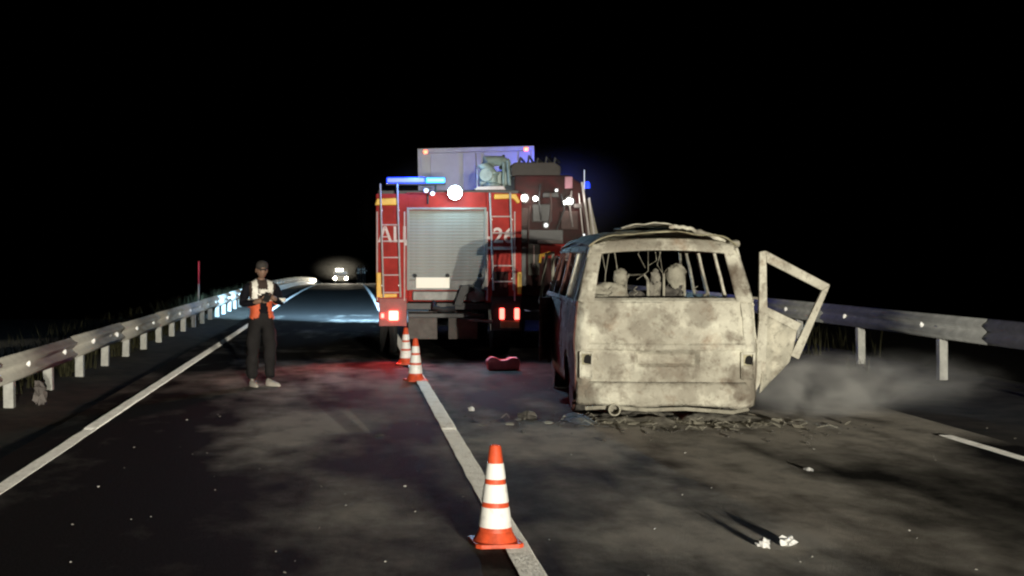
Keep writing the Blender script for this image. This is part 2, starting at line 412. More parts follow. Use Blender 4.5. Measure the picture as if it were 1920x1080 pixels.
cone(.925, 18.2, .3, 'orange and white cone in the middle of the row of three')
cone(.91, 21.0, -.2, 'farthest cone, close behind the fire engine tail lamp')

# ------------------------------------------------------------------ burnt van
VX, VY, VYAW = 3.38, 13.7, R(-4.5)
van = thing('burnt_van', (VX, VY, 0), 'burnt-out van shell with empty rear window and ash grey bare metal', 'van', VYAW)
def W2V(p):
    q = Matrix.Rotation(-VYAW, 4, 'Z') @ (Vector(p) - Vector((VX, VY, 0))); return q
def hw(z):   # half width of the body at height z
    t = [(.15, .93), (.4, .955), (.8, .965), (1.1, .945), (1.28, .925), (1.55, .865), (1.80, .80), (1.9, .745), (2.2, .62)]
    for (a, b), (c, d) in zip(t, t[1:]):
        if z <= c: return b + (d - b) * (z - a) / (c - a)
    return .6
def yr(z):   # how far the rear face leans forward
    if z < 1.28: return .03 * ((z - .75) / .55) ** 2
    return .03 + (z - 1.28) * .30
def dent(x, z, a=.03, s=3.1, o=0):
    p = Vector((x * s + o, z * s, o)); return a * (noise.fractal(p, 1, 2, 4) + .9 * abs(noise.noise(p * 1.7 + Vector((9, 4, 2)))))
LEN = 4.45
# tailgate lower panel
def tg(u, v):
    z = .40 + .88 * v; x = (u * 2 - 1) * (hw(z) - .128)
    y = yr(z) - .07 * (1 - (u * 2 - 1) ** 2) * (.5 + .5 * sin(pi * v)) + dent(x, z, .04, 2.2)
    if .58 < z < .76 and abs(x) < .34: y += .05 * min(1, (z - .58) / .04, (.76 - z) / .03, (.34 - abs(x)) / .04)
    if abs(z - .80) < .025: y += -.018
    r = math.hypot(x + .02, z - .92)
    if r < .075: y -= .012 * (1 if r > .05 else .2)
    return (x, y, z)
tailgate = MB().grid(tg, 72, 44).build('tailgate', M['burnt'], van, 30, solid=.012)
MB().tube([(-.40, -.04, .785), (-.1, -.058, .795), (.2, -.056, .788), (.42, -.04, .78)], .017, 6).build('plate_lamp_bar', M['burnt'], tailgate, 40)
MB().lathe([(.0, -.052), (.055, -.05), (.062, -.03)], 20, 'y', (-.02, 0, .925)).build('badge', M['burnt_seat'], tailgate, 30)
# corner quarter panels on both sides of the tailgate, with black pieces for the lamp holes
for s in (-1, 1):
    def qp(u, v, s=s):
        z = .36 + .92 * v; xa = hw(z) - .145; xb = hw(z)
        x = xa + (xb - xa) * u; y = yr(z) - .004 + .10 * max(0, u - .35) ** 2 / .42 + dent(x * s, z, .010, 4, 5) + (.0 if u else 0)
        return (s * x, y, z)
    q = MB().grid(qp, 12, 36).build('rear_quarter', M['burnt'], van, 30, solid=.012)
    cx, cz = s * .848, .665
    fr = MB()
    for (x0, x1, z0, z1) in ((-.075, -.052, -.20, .085), (.052, .075, -.20, .085), (-.052, .052, .058, .085), (-.052, .052, -.20, -.055)):
        fr.box(cx + x0, cx + x1, -.055, .05, cz + z0, cz + z1)
    fr.build('tail_lamp_frame', M['burnt'], q, 0, .008)
    MB().box(cx - .052, cx + .052, -.022, .03, cz - .056, cz + .059).build('lamp_recess', M['burnt_roof'], q)
    h = MB(); h.prism([(cx - .03, cz - .03), (cx - .012, cz - .045), (cx + .045, cz - .05), (cx + .05, cz + .03), (cx + .025, cz + .052), (cx - .005, cz + .045), (cx - .022, cz + .02)], -.032, .03)
    h.build('lamp_hole_shade', M['hole'], q)  # solid black piece painted as the shade inside an open hole
# rear window frame: sill, pillars, header
def strip(p0, p1, w0, w1, nm, m, thick=.03, n=16, jit=.008, seed=0, parent=van):
    p0, p1 = Vector(p0), Vector(p1); w0, w1 = Vector(w0), Vector(w1)
    def fn(u, v):
        p = p0.lerp(p1, u) + (w0.lerp(w1, u)) * (v - .5)
        return tuple(p + Vector((1, 1, .6)) * (jit * noise.noise(p * 6 + Vector((seed, 0, 0)))))
    return MB().grid(fn, n, 3).build(nm, m, parent, 40, solid=thick)
def sill(u, v):
    z = 1.275 + .045 * v; x = (u * 2 - 1) * (hw(z) - .02); return (x, yr(z) - .02 * (1 - (2 * u - 1) ** 2) + dent(x, z, .01) + .05 * v, z)
MB().grid(sill, 40, 4).build('window_sill', M['burnt'], van, 40, solid=.02)
for s in (-1, 1):
    def dp(u, v, s=s):
        z = 1.28 + .62 * u; x1 = hw(z); x0 = x1 - (.165 - .03 * u) * (1.1 if s > 0 else 1); x = x0 + (x1 - x0) * v
        return (s * x, yr(z) + .09 * max(0, v - .4) ** 2 + dent(x * s, z, .010, 4, 2), z)
    MB().grid(dp, 24, 6).build('rear_pillar', M['burnt'], van, 30, solid=.03)
def header(u, v):
    x = (u * 2 - 1) * .785; z = 1.785 + .125 * v + .05 * (1 - (2 * u - 1) ** 2) - .04 * max(0, abs(2 * u - 1) - .8) / .2 * v
    return (x, yr(z) - .03 * (1 - (2 * u - 1) ** 2) + .05 * v * v + dent(x, z, .018, 4, 8), z)
MB().grid(header, 40, 8).build('rear_header', M['burnt'], van, 30, solid=.025)
# roof
def roof(u, v):
    y = .22 + 3.75 * v; x = (u * 2 - 1) * .795; e = abs(2 * u - 1)
    z = 1.93 + .09 * (1 - e ** 2.4) - .05 * max(0, e - .85) / .15 + .05 * math.exp(-((y - 1.8) / 1.2) ** 2)
    z += .035 * noise.fractal(Vector((x * 2.2, y * 1.6, 3)), 1, 2, 4) - .10 * max(0, y - 3.2) ** 2
    return (x, y, z)
MB().grid(roof, 30, 44).build('roof', M['burnt_roof'], van, 40, solid=.012)
def peel(u, v):   # torn sheet lifted off the roof
    x = -.40 + .82 * u; y = .55 + .75 * v
    z = 2.085 + .055 * sin(pi * min(1, u * 1.1)) * (1 - .4 * v) - .05 * max(0, u - .75) * 2 + .018 * noise.fractal(Vector((x * 5, y * 4, 1)), 1, 2, 4)
    return (x, y + .06 * noise.noise(Vector((x * 6, 0, 0))), z)
MB().grid(peel, 30, 14).build('peeled_roof_sheet', M['burnt'], van, 40, solid=.012)
MB().tube([(.72, .28, 1.90), (.80, .30, 1.905), (.83, .45, 1.91), (.83, 2.6, 1.93), (.80, 2.8, 1.9)], [.035, .045, .03, .022, .02], 8).build('roof_rail', M['burnt_seat'], van, 40)
MB().tube([(-.69, .5, 1.90), (-.74, .55, 1.90), (-.76, .75, 1.90), (-.76, 2.6, 1.91)], .02, 8).build('roof_rail', M['burnt_dark'], van, 40)
def ridge():
    pts = []; rs = []
    for k in range(26):
        t = k / 25; x = .10 + .60 * t
        pts.append((x, .36 + .05 * noise.noise(Vector((x * 9, 0, 0))), 2.10 - .17 * t ** 1.6 + .03 * noise.noise(Vector((x * 14, 3, 0)))))
        rs.append(.022 + .035 * max(0, noise.noise(Vector((x * 11, 7, 0)))))
    MB().tube(pts, rs, 7).build('torn_roof_edge', M['burnt'], van, 60)
ridge()
# sides
def arch(y):
    z = .30
    for cy in (.98, 3.55):
        d = abs(y - cy)
        if d < .39: z = max(z, .30 + math.sqrt(max(0, .39 ** 2 - d * d)))
    return z
for s in (-1, 1):
    sm = M['burnt_shaded_side'] if s < 0 else M['burnt']
    def side(u, v, s=s):
        y = .07 + (LEN - .12) * u; zb = arch(y); z = zb + (1.25 - zb) * v; x = hw(z) - .002
        x -= .10 * max(0, (y - 3.9) / .5) ** 2
        return (s * x, y, z) if False else (s * (x + dent(y, z, .014, 2.2, s)), y, z)
    sd = MB().grid(side, 120, 20).build('side_panel', sm, van, 35, solid=.012)
    # pillars between the side windows, waist strip and roof rail strip
    for (ya, yb, w) in ((.36, .24, .14), (.62, .55, .05), (1.45, 1.45, .10), (2.45, 2.45, .13), (3.35, 3.2, .06), (4.25, 3.65, .07)):
        p0 = Vector((s * hw(1.25), ya, 1.24)); p1 = Vector((s * hw(1.84), yb, 1.86))
        strip(p0, p1, (0, w, 0), (0, w, 0), 'side_pillar', M['burnt'] if (s > 0 or ya < 1.5) else M['burnt_shaded_side'], .03, 14, .008, ya * 3 + s)
    strip((s * hw(1.86), .25, 1.86), (s * hw(1.86), 3.7, 1.87), (s * -.05, 0, .10), (s * -.05, 0, .10), 'roof_side_strip', M['burnt_roof'], .025, 40, .01, s)
    strip((s * hw(1.26), .1, 1.262), (s * hw(1.26), LEN - .1, 1.262), (s * -.02, 0, .05), (s * -.02, 0, .05), 'waist_strip', M['burnt'] if s > 0 else M['burnt_shaded_side'], .025, 40, .01, s)
# left-side sliding window frames seen at a slant
for k, y in enumerate((.82, 1.02, 1.22)):
    strip((-hw(1.27), y, 1.26), (-hw(1.84), y - .04, 1.84), (0, .045, 0), (0, .045, 0), 'window_slat', M['burnt_seat'], .02, 10, .006, k)
# wheels on bare rims
for i, (x, y) in enumerate(((-.82, .98), (.82, .98), (-.82, 3.55), (.82, 3.55))):
    w = bpy.data.objects.new('wheel', None); COL.objects.link(w); w.parent = van; w.location = (x, y, .25)
    MB().lathe([(.10, -.09), (.23, -.10), (.245, -.085), (.215, -.05), (.205, .0), (.215, .05), (.245, .085), (.23, .10), (.10, .04), (.05, .05)], 28, 'x').build('rim', M['burnt_shaded_side'] if x < 0 else M['burnt_seat'], w, 40)
    MB().lathe([(.215, -.07), (.262, -.06), (.275, 0), (.262, .06), (.215, .07)], 28, 'x').build('tyre_remains', M['char'], w, 40)
# rear bumper band, sagging skirt
def bump(u, v):
    z = .17 + .255 * v + .02 * noise.noise(Vector((u * 7, 0, 2))) * (1 - v); x = (u * 2 - 1) * .945
    return (x, -.07 - .05 * sin(pi * v) + .16 * abs(2 * u - 1) ** 6 + dent(x, z, .03, 4, 4), z - .035 * noise.noise(Vector((u * 4, 1, 1))) * (1 - v))
MB().grid(bump, 60, 8).build('bumper', M['burnt'], van, 40, solid=.012)
MB().lathe([(.0, .1), (.05, .1), (.052, -.12), (.066, -.12), (.066, .25)], 16, 'y', (-.56, 0, .135)).build('exhaust_pipe', M['burnt_seat'], van, 40)
MB().tube([(-.85, .05, .13), (-.6, .0, .15), (-.2, .03, .12), (.2, 0, .14), (.7, .05, .10), (.88, .1, .13)], .022, 6).build('bent_tow_bar', M['burnt_seat'], van, 40)
# floor, bulkhead, front
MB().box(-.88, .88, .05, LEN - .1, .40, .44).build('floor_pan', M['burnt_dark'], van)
def front(u, v):
    z = .35 + .95 * v; x = (u * 2 - 1) * (hw(z) - .06); return (x, LEN - .1 - .12 * abs(2 * u - 1) ** 3 + dent(x, z, .02), z)
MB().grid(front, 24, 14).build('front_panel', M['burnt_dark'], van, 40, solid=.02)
strip((-.72, 3.72, 1.88), (.72, 3.72, 1.88), (0, .0, .10), (0, .0, .10), 'windscreen_header', M['burnt_dark'], .03, 20)
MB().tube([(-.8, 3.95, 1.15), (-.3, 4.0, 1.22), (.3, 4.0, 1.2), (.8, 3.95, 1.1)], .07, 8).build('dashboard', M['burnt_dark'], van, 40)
# burnt seats: base, frames
def seat_frame(x, y, w, z0, z1, r=.018):
    MB().tube([(x - w / 2, y, z0), (x - w / 2 + .01, y + .04, z1 - .06), (x - w / 2 + .05, y + .05, z1), (x + w / 2 - .05, y + .05, z1), (x + w / 2 - .01, y + .04, z1 - .06), (x + w / 2, y, z0)], r, 6).build('seat_frame', M['burnt_seat'], van, 40)
def seat_back(x, y, w, z0, z1, m, seed):
    def fn(u, v):
        px = x + (u - .5) * w * (1 - .25 * v ** 3); pz = z0 + (z1 - z0) * v
        return (px, y + .04 * v + .05 * noise.noise(Vector((px * 6, pz * 6, seed))), pz - .05 * abs(2 * u - 1) ** 3 * v)
    MB().grid(fn, 12, 10).build('seat_back', m, van, 40, solid=.05)
seat_back(-.50, .75, .46, .95, 1.47, M['burnt_seat'], 1)
MB().ball((-.37, .85, 1.53), .085, 14, (1, .7, 1.15), .25, 3).build('headrest', M['burnt_seat'], van, 60)
seat_frame(-.17, .95, .27, .8, 1.56, .017)
seat_back(-.17, 1.0, .25, .8, 1.38, M['char'], 2)
seat_back(.06, 1.1, .2, .8, 1.50, M['ash'], 3)
MB().ball((.06, 1.1, 1.53), .06, 12, (1, .8, 1.4), .7, 6).build('headrest', M['ash'], van, 60)
seat_back(.26, 1.05, .27, .8, 1.45, M['char'], 4)
MB().ball((.27, 1.02, 1.55), .105, 14, (1, .7, 1.2), .5, 9).build('headrest', M['burnt_seat'], van, 60)
seat_frame(.26, 1.0, .25, .8, 1.62, .014)
MB().tube([(.42, .6, 1.22), (.58, .75, 1.36), (.62, .9, 1.30)], .016, 6).build('bent_strut', M['burnt_seat'], van, 40)
MB().tube([(.30, .5, 1.30), (.45, .45, 1.29), (.62, .5, 1.31)], [.02, .035, .02], 6).build('bent_strut', M['burnt_seat'], van, 40)
MB().ball((-.66, .4, 1.30), .08, 12, (1.5, .8, .6), .6, 12).build('molten_lump', M['burnt_seat'], van, 60)
for k in range(9):
    x = random.uniform(-.6, .55); y = random.uniform(.5, 1.3); z = random.uniform(1.55, 1.8)
    MB().tube([(x, y, 1.86), (x + random.uniform(-.05, .05), y, z), (x + random.uniform(-.12, .12), y + .05, z - random.uniform(.05, .22))], .004, 4).build('hanging_wire', M['burnt_seat'], van, 40)
for k in range(8):
    x = -.68 + .17 * k + random.uniform(-.04, .04); y = random.uniform(.7, 1.2); pts = []
    for q in range(14): pts.append((x + .022 * cos(q * 1.4), y + .022 * sin(q * 1.4), 1.22 + .016 * q))
    MB().tube(pts, .0045, 4).build('seat_spring', M['burnt_seat'], van, 40)
# right front door hanging open
def door_right():
    D = 14.1; s = 2400 / D
    def P(px, py, off=0): return tuple(W2V(((px - 657) / s, D + off + (px - 1428) / 144 * .25, CAM_H - (py - 484) / s)))
    root = bpy.data.objects.new('side_door', None); COL.objects.link(root); root.parent = van
    root['label'] = 'open side door hanging out with empty window frame'
    def bar(a, b, c, d, nm):
        mb = MB(); vs = [P(*q) for q in (a, b, c, d)] + [P(*q, .05) for q in (a, b, c, d)]
        mb.add(vs, [(0, 1, 2, 3), (7, 6, 5, 4), (0, 4, 5, 1), (1, 5, 6, 2), (2, 6, 7, 3), (3, 7, 4, 0)]); return mb.build(nm, M['burnt'], root, 0, .008)
    bar((1424, 472), (1438, 470), (1441, 600), (1423, 600), 'window_frame')
    bar((1438, 470.5), (1573, 535), (1556, 546), (1439, 492), 'window_frame')
    bar((1573, 536), (1506, 676), (1489, 668), (1555, 546.5), 'window_frame')
    bar((1440, 576), (1512, 608), (1502, 622), (1440, 592), 'window_frame')
    bar((1423, 600), (1441, 600), (1437, 700), (1408, 748), 'door_edge')
    for py in (560, 690):
        q = Vector(P(1430, py, .025)); MB().tube([(hw(q.z) - .03, q.y + .12, q.z), (hw(q.z) + .05, q.y + .05, q.z + .01), tuple(q)], .016, 6).build('hinge_strap', M['burnt_seat'], root, 40)
    def skin(u, v):
        a = Vector((1440, 592)).lerp(Vector((1503, 622)), u); b = Vector((1424, 738)).lerp(Vector((1488, 680)), u)
        q = a.lerp(b, v); p = Vector(P(q.x, q.y, .02)); 
        return tuple(p + Vector((0, .035 * noise.fractal(p * 6, 1, 2, 4), 0)))
    MB().grid(skin, 20, 20).build('door_skin', burnt_mat('burnt_door_skin', (.55, .52, .42), (.26, .245, .20), (.04, .036, .03)), root, 40, solid=.012)
door_right()
# left front door ajar
def door_left():
    root = bpy.data.objects.new('front_door', None); COL.objects.link(root); root.parent = van
    root.location = (-.9, 3.75, 0); root.rotation_euler = (0, 0, R(-14)); root['label'] = 'dark front door standing ajar'
    mb = MB(); mb.box(-.02, .02, -1.0, 0, .42, 1.24).build('door_skin', M['burnt_shaded_side'], root, 0, .01)
    mb = MB(); mb.tube([(0, -.98, 1.24), (.07, -.95, 1.80), (.07, -.45, 1.82), (.0, -.03, 1.26)], .022, 6).build('window_frame', M['burnt_seat'], root, 40)
    mb = MB(); mb.ball((-.12, -.1, 1.18), .09, 12, (.8, .5, 1), .3, 2).build('mirror', M['ash'], root, 60)
door_left()
# heap of ash and burnt scraps round the van
def debris(name, spots, label, m, smin, smax, flat=.45):
    mb = MB()
    for (x, y) in spots:
        r = random.uniform(smin, smax); mb.M = Matrix.Translation((x, y, r * flat * .6)) @ Matrix.Rotation(random.uniform(0, 6), 4, 'Z')
        mb.ball((0, 0, 0), r, 6, (random.uniform(.8, 1.6), random.uniform(.6, 1.1), flat), .7, random.random() * 99)
    o = mb.build(name, m, None); tag(o, label, 'debris', None, 'stuff'); return o
def van_pt(lx, ly): return tuple((Matrix.Translation((VX, VY, 0)) @ Matrix.Rotation(VYAW, 4, 'Z') @ Vector((lx, ly, 0))).xy)
debris('ash_heap', [van_pt(random.gauss(0, .6), random.gauss(.05, .16)) for _ in range(260)], 'ash and burnt scraps heaped under the van rear', M['ash'], .004, .022, .5)
def ash_mound():
    def fn(u, v):
        x = -1.15 + 2.4 * u; y = -.55 + 1.3 * v
        e = max(0, 1 - ((u - .5) * 2) ** 4) * max(0, 1 - ((v - .55) * 2) ** 2)
        h = e * (.055 + .06 * noise.fractal(Vector((x * 3, y * 3, 2)), 1, 2, 5)) - .012
        return (x, y, h)
    o = MB().grid(fn, 90, 50).build('ash_mound', M['ash'], None, 60); o.location = (VX, VY, 0); o.rotation_euler = (0, 0, VYAW)
    tag(o, 'low grey mound of ash on the road under the van tail', 'ash', None, 'stuff')
ash_mound()
def shards():
    mb = MB()
    for k in range(130):
        x, y = van_pt(random.gauss(.1, .8), random.gauss(-.15, .3)); a = random.uniform(0, 6); L = random.uniform(.02, .12)
        if k % 3 == 0: mb.tube([(x, y, .015), (x + L * cos(a), y + L * sin(a), .03 + .03 * random.random()), (x + L * 1.8 * cos(a + .5), y + L * 1.8 * sin(a + .5), .012)], .003, 4)
        else:
            mb.M = Matrix.Translation((x, y, .02)) @ Matrix.Rotation(a, 4, 'Z') @ Matrix.Rotation(random.uniform(-.8, .8), 4, 'X'); mb.box(-L / 2, L / 2, -L / 4, L / 4, -.002, .002); mb.M = Matrix.Identity(4)
    tag(mb.build('scrap_shards', M['burnt_seat'], None), 'thin pale metal shards and wires lying round the van bumper', 'debris', None, 'stuff')
shards()
debris('charred_debris', [van_pt(random.gauss(.2, 1.0), random.gauss(-.35, .45)) for _ in range(170)], 'charred scraps scattered on the road behind the van', M['char'], .004, .024, .4)
debris('pale_debris', [(random.uniform(-2, 5.6), 5.2 + 14 * random.random() ** 1.5) for _ in range(170)], 'tiny pale chips strewn over the asphalt', M['chip'], .003, .010, .55)

# ------------------------------------------------------------------ fire engine (near)
FX, FY = 1.69, 22.0
truck = thing('fire_engine', (FX, FY, 0), 'red fire engine with grey roller shutter, rear ladders and blue light bar', 'fire engine', R(-1.6))
W = 1.25
b = MB()
b.box(-W, -.70, 0, 6.3, .98, 2.86); b.box(.63, W, 0, 6.3, .98, 2.86); b.box(-.70, .63, 0.0, 6.3, 2.60, 2.86); b.box(-.70, .63, .10, 6.3, 1.0, 2.60)
b.build('body', M['red'], truck, 0, .02)
sh = bpy.data.objects.new('roller_shutter', None); COL.objects.link(sh); sh.parent = truck
sl = MB()
sl.prism([(.0425, -.027), (.0415, -.025), (.041, 0), (.0415, .025), (.0425, .027), (.09, .027), (.09, -.027)], -.69, .62, 'x')
slm = sl.mesh('slat', M['shutter'], 40)
for k in range(22):
    o = bpy.data.objects.new('slat', slm); COL.objects.link(o); o.parent = sh; o.location = (0, 0, 1.40 + .0545 * k)
for (x0, x1, z0, z1) in ((-.72, -.68, 1.2, 2.62), (.61, .65, 1.2, 2.62), (-.68, .61, 2.585, 2.62)):
    MB().box(x0, x1, -.02, .04, z0, z1).build('guide_rail', M['shutter'], sh, 0, .004)
MB().box(-.69, .62, .0, .06, 1.20, 1.37).build('handle_bar', M['grey_metal'], sh, 0, .005)
for x in (-.58, -.02, .54):
    MB().lathe([(.0, -.07), (.032, -.065), (.035, -.02), (.02, .0)], 12, 'y', (x, 0, 1.45)).build('shutter_knob', M['black'], truck, 40)
pl = MB().box(-.565, .01, -.05, -.035, 1.235, 1.42).build('number_plate', M['plate'], truck, 0, .004)
def ladder(x0, x1, z0, z1, lean, top_yellow, rungs):
    l = bpy.data.objects.new('ladder', None); COL.objects.link(l); l.parent = truck
    for x in (x0, x1): MB().tube([(x + lean, -.10, z0), (x, -.10, z1 - .02), (x, -.08, z1)], .0155, 8).build('ladder_rail', M['steel'], l, 40)
    for z in rungs:
        t = (z - z0) / (z1 - z0); MB().tube([(x0 + lean * (1 - t), -.10, z), (x1 + lean * (1 - t), -.10, z)], .012, 6).build('rung', M['red'] if False else M['letter'], l, 40)
    for z in (z0 + .2, z1 - .45):
        for x in (x0, x1): MB().tube([(x + lean * .5, -.10, z), (x + lean * .5, .02, z)], .012, 6).build('bracket', M['steel'], l, 40)
ladder(-1.175, -.885, 1.08, 3.02, .055, True, [1.16, 1.46, 1.76, 2.04, 2.32])
ladder(.70, 1.045, 1.20, 2.86, .06, True, [1.35, 1.62, 1.90, 2.18, 2.46])
# yellow fittings
MB().prism([(-1.27, 2.66), (-1.235, 2.77), (-.90, 2.785), (-.90, 2.66)], -.045, .02).build('yellow_step', M['yellow'], truck, 0, .015)
MB().prism([(.78, 2.76), (.78, 2.85), (1.15, 2.85), (1.22, 2.72), (1.18, 2.68), (1.10, 2.77)], -.045, .02).build('yellow_step', M['yellow'], truck, 0, .012)
MB().box(-1.24, -1.165, -.04, .02, 1.08, 1.50).box(-1.165, -.89, -.04, .02, 1.08, 1.135).build('yellow_guard', M['yellow'], truck, 0, .01)
MB().box(1.175, 1.245, -.04, .02, 1.13, 1.51).build('yellow_guard', M['yellow'], truck, 0, .01)
# vertical trim profiles on the red panels
for x in (-1.23, -.76, .66, 1.13): MB().tube([(x, -.008, 1.02), (x, -.008, 2.55)], .013, 6).build('corner_trim', M['letter'], truck, 40)
MB().box(.64, 1.16, -.02, .02, 1.90, 1.945).build('belt_trim', M['letter'], truck, 0, .005)
MB().box(.74, 1.02, -.012, .02, 1.10, 1.52).build('locker_recess', M['dark_red'], truck, 0, .01)
def text(body, size, loc, m, parent, name='lettering', rot=(R(90), 0, 0)):
    c = bpy.data.curves.new(name, 'FONT'); c.body = body; c.size = size; c.extrude = .003; c.align_x = 'CENTER'; c.offset = .006
    o = bpy.data.objects.new('tmp', c); COL.objects.link(o)
    dg = bpy.context.evaluated_depsgraph_get(); me = bpy.data.meshes.new_from_object(o.evaluated_get(dg)); bpy.data.objects.remove(o)
    me.materials.clear(); me.materials.append(m)
    t = bpy.data.objects.new(name, me); COL.objects.link(t); t.parent = parent; t.location = loc; t.rotation_euler = rot
    return t
text('АЦ', .36, (-.965, -.006, 2.03), M['letter'], truck)
text('-26', .36, (.88, -.006, 2.02), M['letter'], truck)
# top deck: blue bar, work lamp, small lamps, water cannon
MB().box(-W + .02, W - .02, .25, 6.2, 2.86, 2.93).build('roof_deck', M['dark_metal'], truck, 0, .01)
lb = bpy.data.objects.new('light_bar', None); COL.objects.link(lb); lb.parent = truck
MB().box(-1.07, -.40, .02, .16, 3.04, 3.145).build('blue_lens', M['blue_bar'], lb, 0, .02)
MB().box(-.39, -.06, .02, .16, 3.045, 3.14).build('cyan_lens', M['cyan_bar'], lb, 0, .02)
MB().box(-1.08, -.05, .0, .18, 3.01, 3.038).build('bar_base', M['dark_metal'], lb, 0, .006)
for x in (-.9, -.22): MB().tube([(x, .09, 2.86), (x, .09, 3.02)], .02, 8).build('bar_post', M['dark_metal'], lb, 40)
wl = bpy.data.objects.new('work_lamp', None); COL.objects.link(wl); wl.parent = truck
MB().lathe([(.0, .09), (.08, .08), (.118, .0), (.118, -.03), (.105, -.03)], 24, 'y', (.10, -.10, 2.87)).build('lamp_housing', M['dark_metal'], wl, 40)
MB().lathe([(.0, -.05), (.07, -.045), (.118, -.03)], 24, 'y', (.10, -.10, 2.87)).build('lamp_lens', M['work'], wl, 40)
point('work_lamp_spill', (FX + .10, FY - .28, 2.87), 26, (.5, .85, 1), .1)
point('tender_lamp_spill', (3.46, 24.5, 2.9), 9, (1, .95, .88), .08)
point('tender_lamp_spill', (4.22, 24.5, 2.85), 9, (1, .95, .88), .08)
spot('work_lamp_light', (FX + .10, FY - .16, 2.87), (2.2, 18.6, 0), 1500, (.42, .72, 1), 96, 1.0, .08)
for (x, z) in ((-.39, 2.91), (-.28, 2.86)):
    MB().lathe([(.0, -.05), (.035, -.045), (.042, .0), (.02, .04)], 14, 'y', (x, -.02, z)).build('small_lamp', M['lens_dim'], truck, 40)
MB().tube([(-.36, -.01, 2.86), (-.36, -.01, 2.68)], .018, 6).build('lamp_bracket', M['black'], truck, 40)
mon = bpy.data.objects.new('water_cannon', None); COL.objects.link(mon); mon.parent = truck
MB().prism([(.45, 2.93), (.50, 2.99), (.95, 3.0), (1.0, 2.93)], .15, .9).build('cannon_platform', M['letter'], mon, 0, .01)
MB().lathe([(.14, 2.99), (.15, 3.05), (.10, 3.07), (.10, 3.2), (.13, 3.22), (.13, 3.25)], 16, 'z', (.78, .45, 0)).build('cannon_base', M['monitor'], mon, 40)
MB().tube([(.78, .45, 3.2), (.70, .40, 3.30), (.62, .38, 3.38), (.66, .42, 3.44), (.95, .5, 3.46), (1.02, .6, 3.40)], [.10, .11, .11, .10, .085, .12], 12).build('cannon_barrel', M['monitor'], mon, 40)
MB().tube([(.98, .42, 2.99), (.98, .42, 3.42), (1.05, .42, 3.45), (1.08, .42, 3.02)], .03, 8).build('cannon_yoke', M['monitor'], mon, 40)
MB().box(.56, 1.08, .5, .6, 3.02, 3.28).build('cannon_shield', M['monitor'], mon, 0, .03)
MB().lathe([(.11, -.02), (.12, .0), (.11, .02)], 18, 'y', (.66, .32, 3.2)).build('hand_wheel', M['monitor'], mon, 40)
MB().tube([(.51, .3, 2.98), (.51, .3, 3.30)], .012, 6).build('cannon_lever', M['steel'], mon, 40)
MB().tube([(.98, .5, 3.44), (.98, .5, 3.56)], .03, 6).build('cannon_knob', M['black'], mon, 40)
# underbody
MB().box(-.98, .98, .06, 6.2, .86, .98).build('chassis', M['dark_metal'], truck, 0, .01)
bk = bpy.data.objects.new('rear_lamp_panel', None); COL.objects.link(bk); bk.parent = truck
MB().box(-1.20, -.72, -.01, .10, .58, 1.06).build('lamp_panel', mat('faded_pink_panel', (.34, .10, .09), .6, 0, .3, scale=5), bk, 0, .01)
MB().box(.72, 1.24, -.01, .10, .50, 1.10).build('lamp_panel', M['dark_metal'], bk, 0, .01)
MB().box(-1.03, -.865, -.05, -.012, .68, .845).build('tail_lamp', M['tail'], truck, 0, .02)
MB().box(-1.165, -1.11, -.05, -.012, .72, .80).build('marker_lamp', M['tail_small'], truck, 0, .012)
for x in (.91, 1.165): MB().box(x - .04, x + .04, -.05, -.012, .70, .89).build('tail_lamp', M['tail_small'], truck, 0, .015)
for i, (x, z, e) in enumerate(((-.95, .76, 95), (1.04, .79, 30))):
    spot('tail_lamp_light', (FX + x, FY - .1, z), (FX + x - .4, FY - 2, -.1), e * 3, (1, .05, .04), 100, 1, .08)
MB().box(.88, 1.21, -.03, -.012, .55, .675).build('reflector_panel', mat('ochre_panel', (.40, .28, .14), .6, 0, .3, scale=8), truck, 0, .008)
for x in (-.42, .30): MB().box(x - .26, x + .26, .9, .93, .30, .80).build('mudflap', M['mudflap'], truck, 0, .01)
MB().box(-.62, .62, .02, .16, 1.02, 1.18).build('rear_step', M['grey_metal'], truck, 0, .015)
MB().prism([(.08, .95), (.20, 1.28), (.42, 1.30), (.44, 1.22), (.28, 1.12), (.22, .92)], -.16, .04).build('hose_bracket', M['dark_metal'], truck, 0, .01)
MB().tube([(-.25, .0, .98), (-.25, -.12, .9), (-.1, -.16, .86), (.1, -.14, .88)], .05, 8).build('tow_hook', M['dark_metal'], truck, 40)
MB().box(-.70, .62, .05, .12, .72, .80).build('under_run_bar', M['dark_metal'], truck, 0, .01)
MB().tube([(.35, .0, .70), (.75, -.05, .66)], .03, 8).build('exhaust_pipe', M['grey_metal'], truck, 40)
MB().lathe([(.10, -.12), (.13, -.11), (.13, .0)], 18, 'y', (.45, 0, 1.12)).build('hose_coupling', M['grey_metal'], truck, 40)
def road_wheel(parent, x, y, r=.52, w=.32):
    o = bpy.data.objects.new('wheel', None); COL.objects.link(o); o.parent = parent; o.location = (x, y, r)
    MB().lathe([(r * .55, -w / 2), (r * .93, -w / 2), (r, -w * .36), (r, w * .36), (r * .93, w / 2), (r * .55, w / 2)], 32, 'x').build('tyre', M['black'], o, 40)
    MB().lathe([(.05, -w * .3), (r * .5, -w * .3), (r * .58, -w * .45), (r * .58, w * .45), (r * .5, w * .3), (.05, w * .3)], 24, 'x').build('rim', M['grey_metal'], o, 40)
for x in (-1.03, 1.03):
    road_wheel(truck, x, 1.75); road_wheel(truck, x, 6.9)
cb = MB(); cb.prism([(6.4, .75), (8.7, .75), (8.75, 1.5), (8.55, 2.55), (8.2, 2.75), (6.4, 2.75)], -1.2, 1.2, 'x'); cb.build('cab', M['red'], truck, 0, .05)
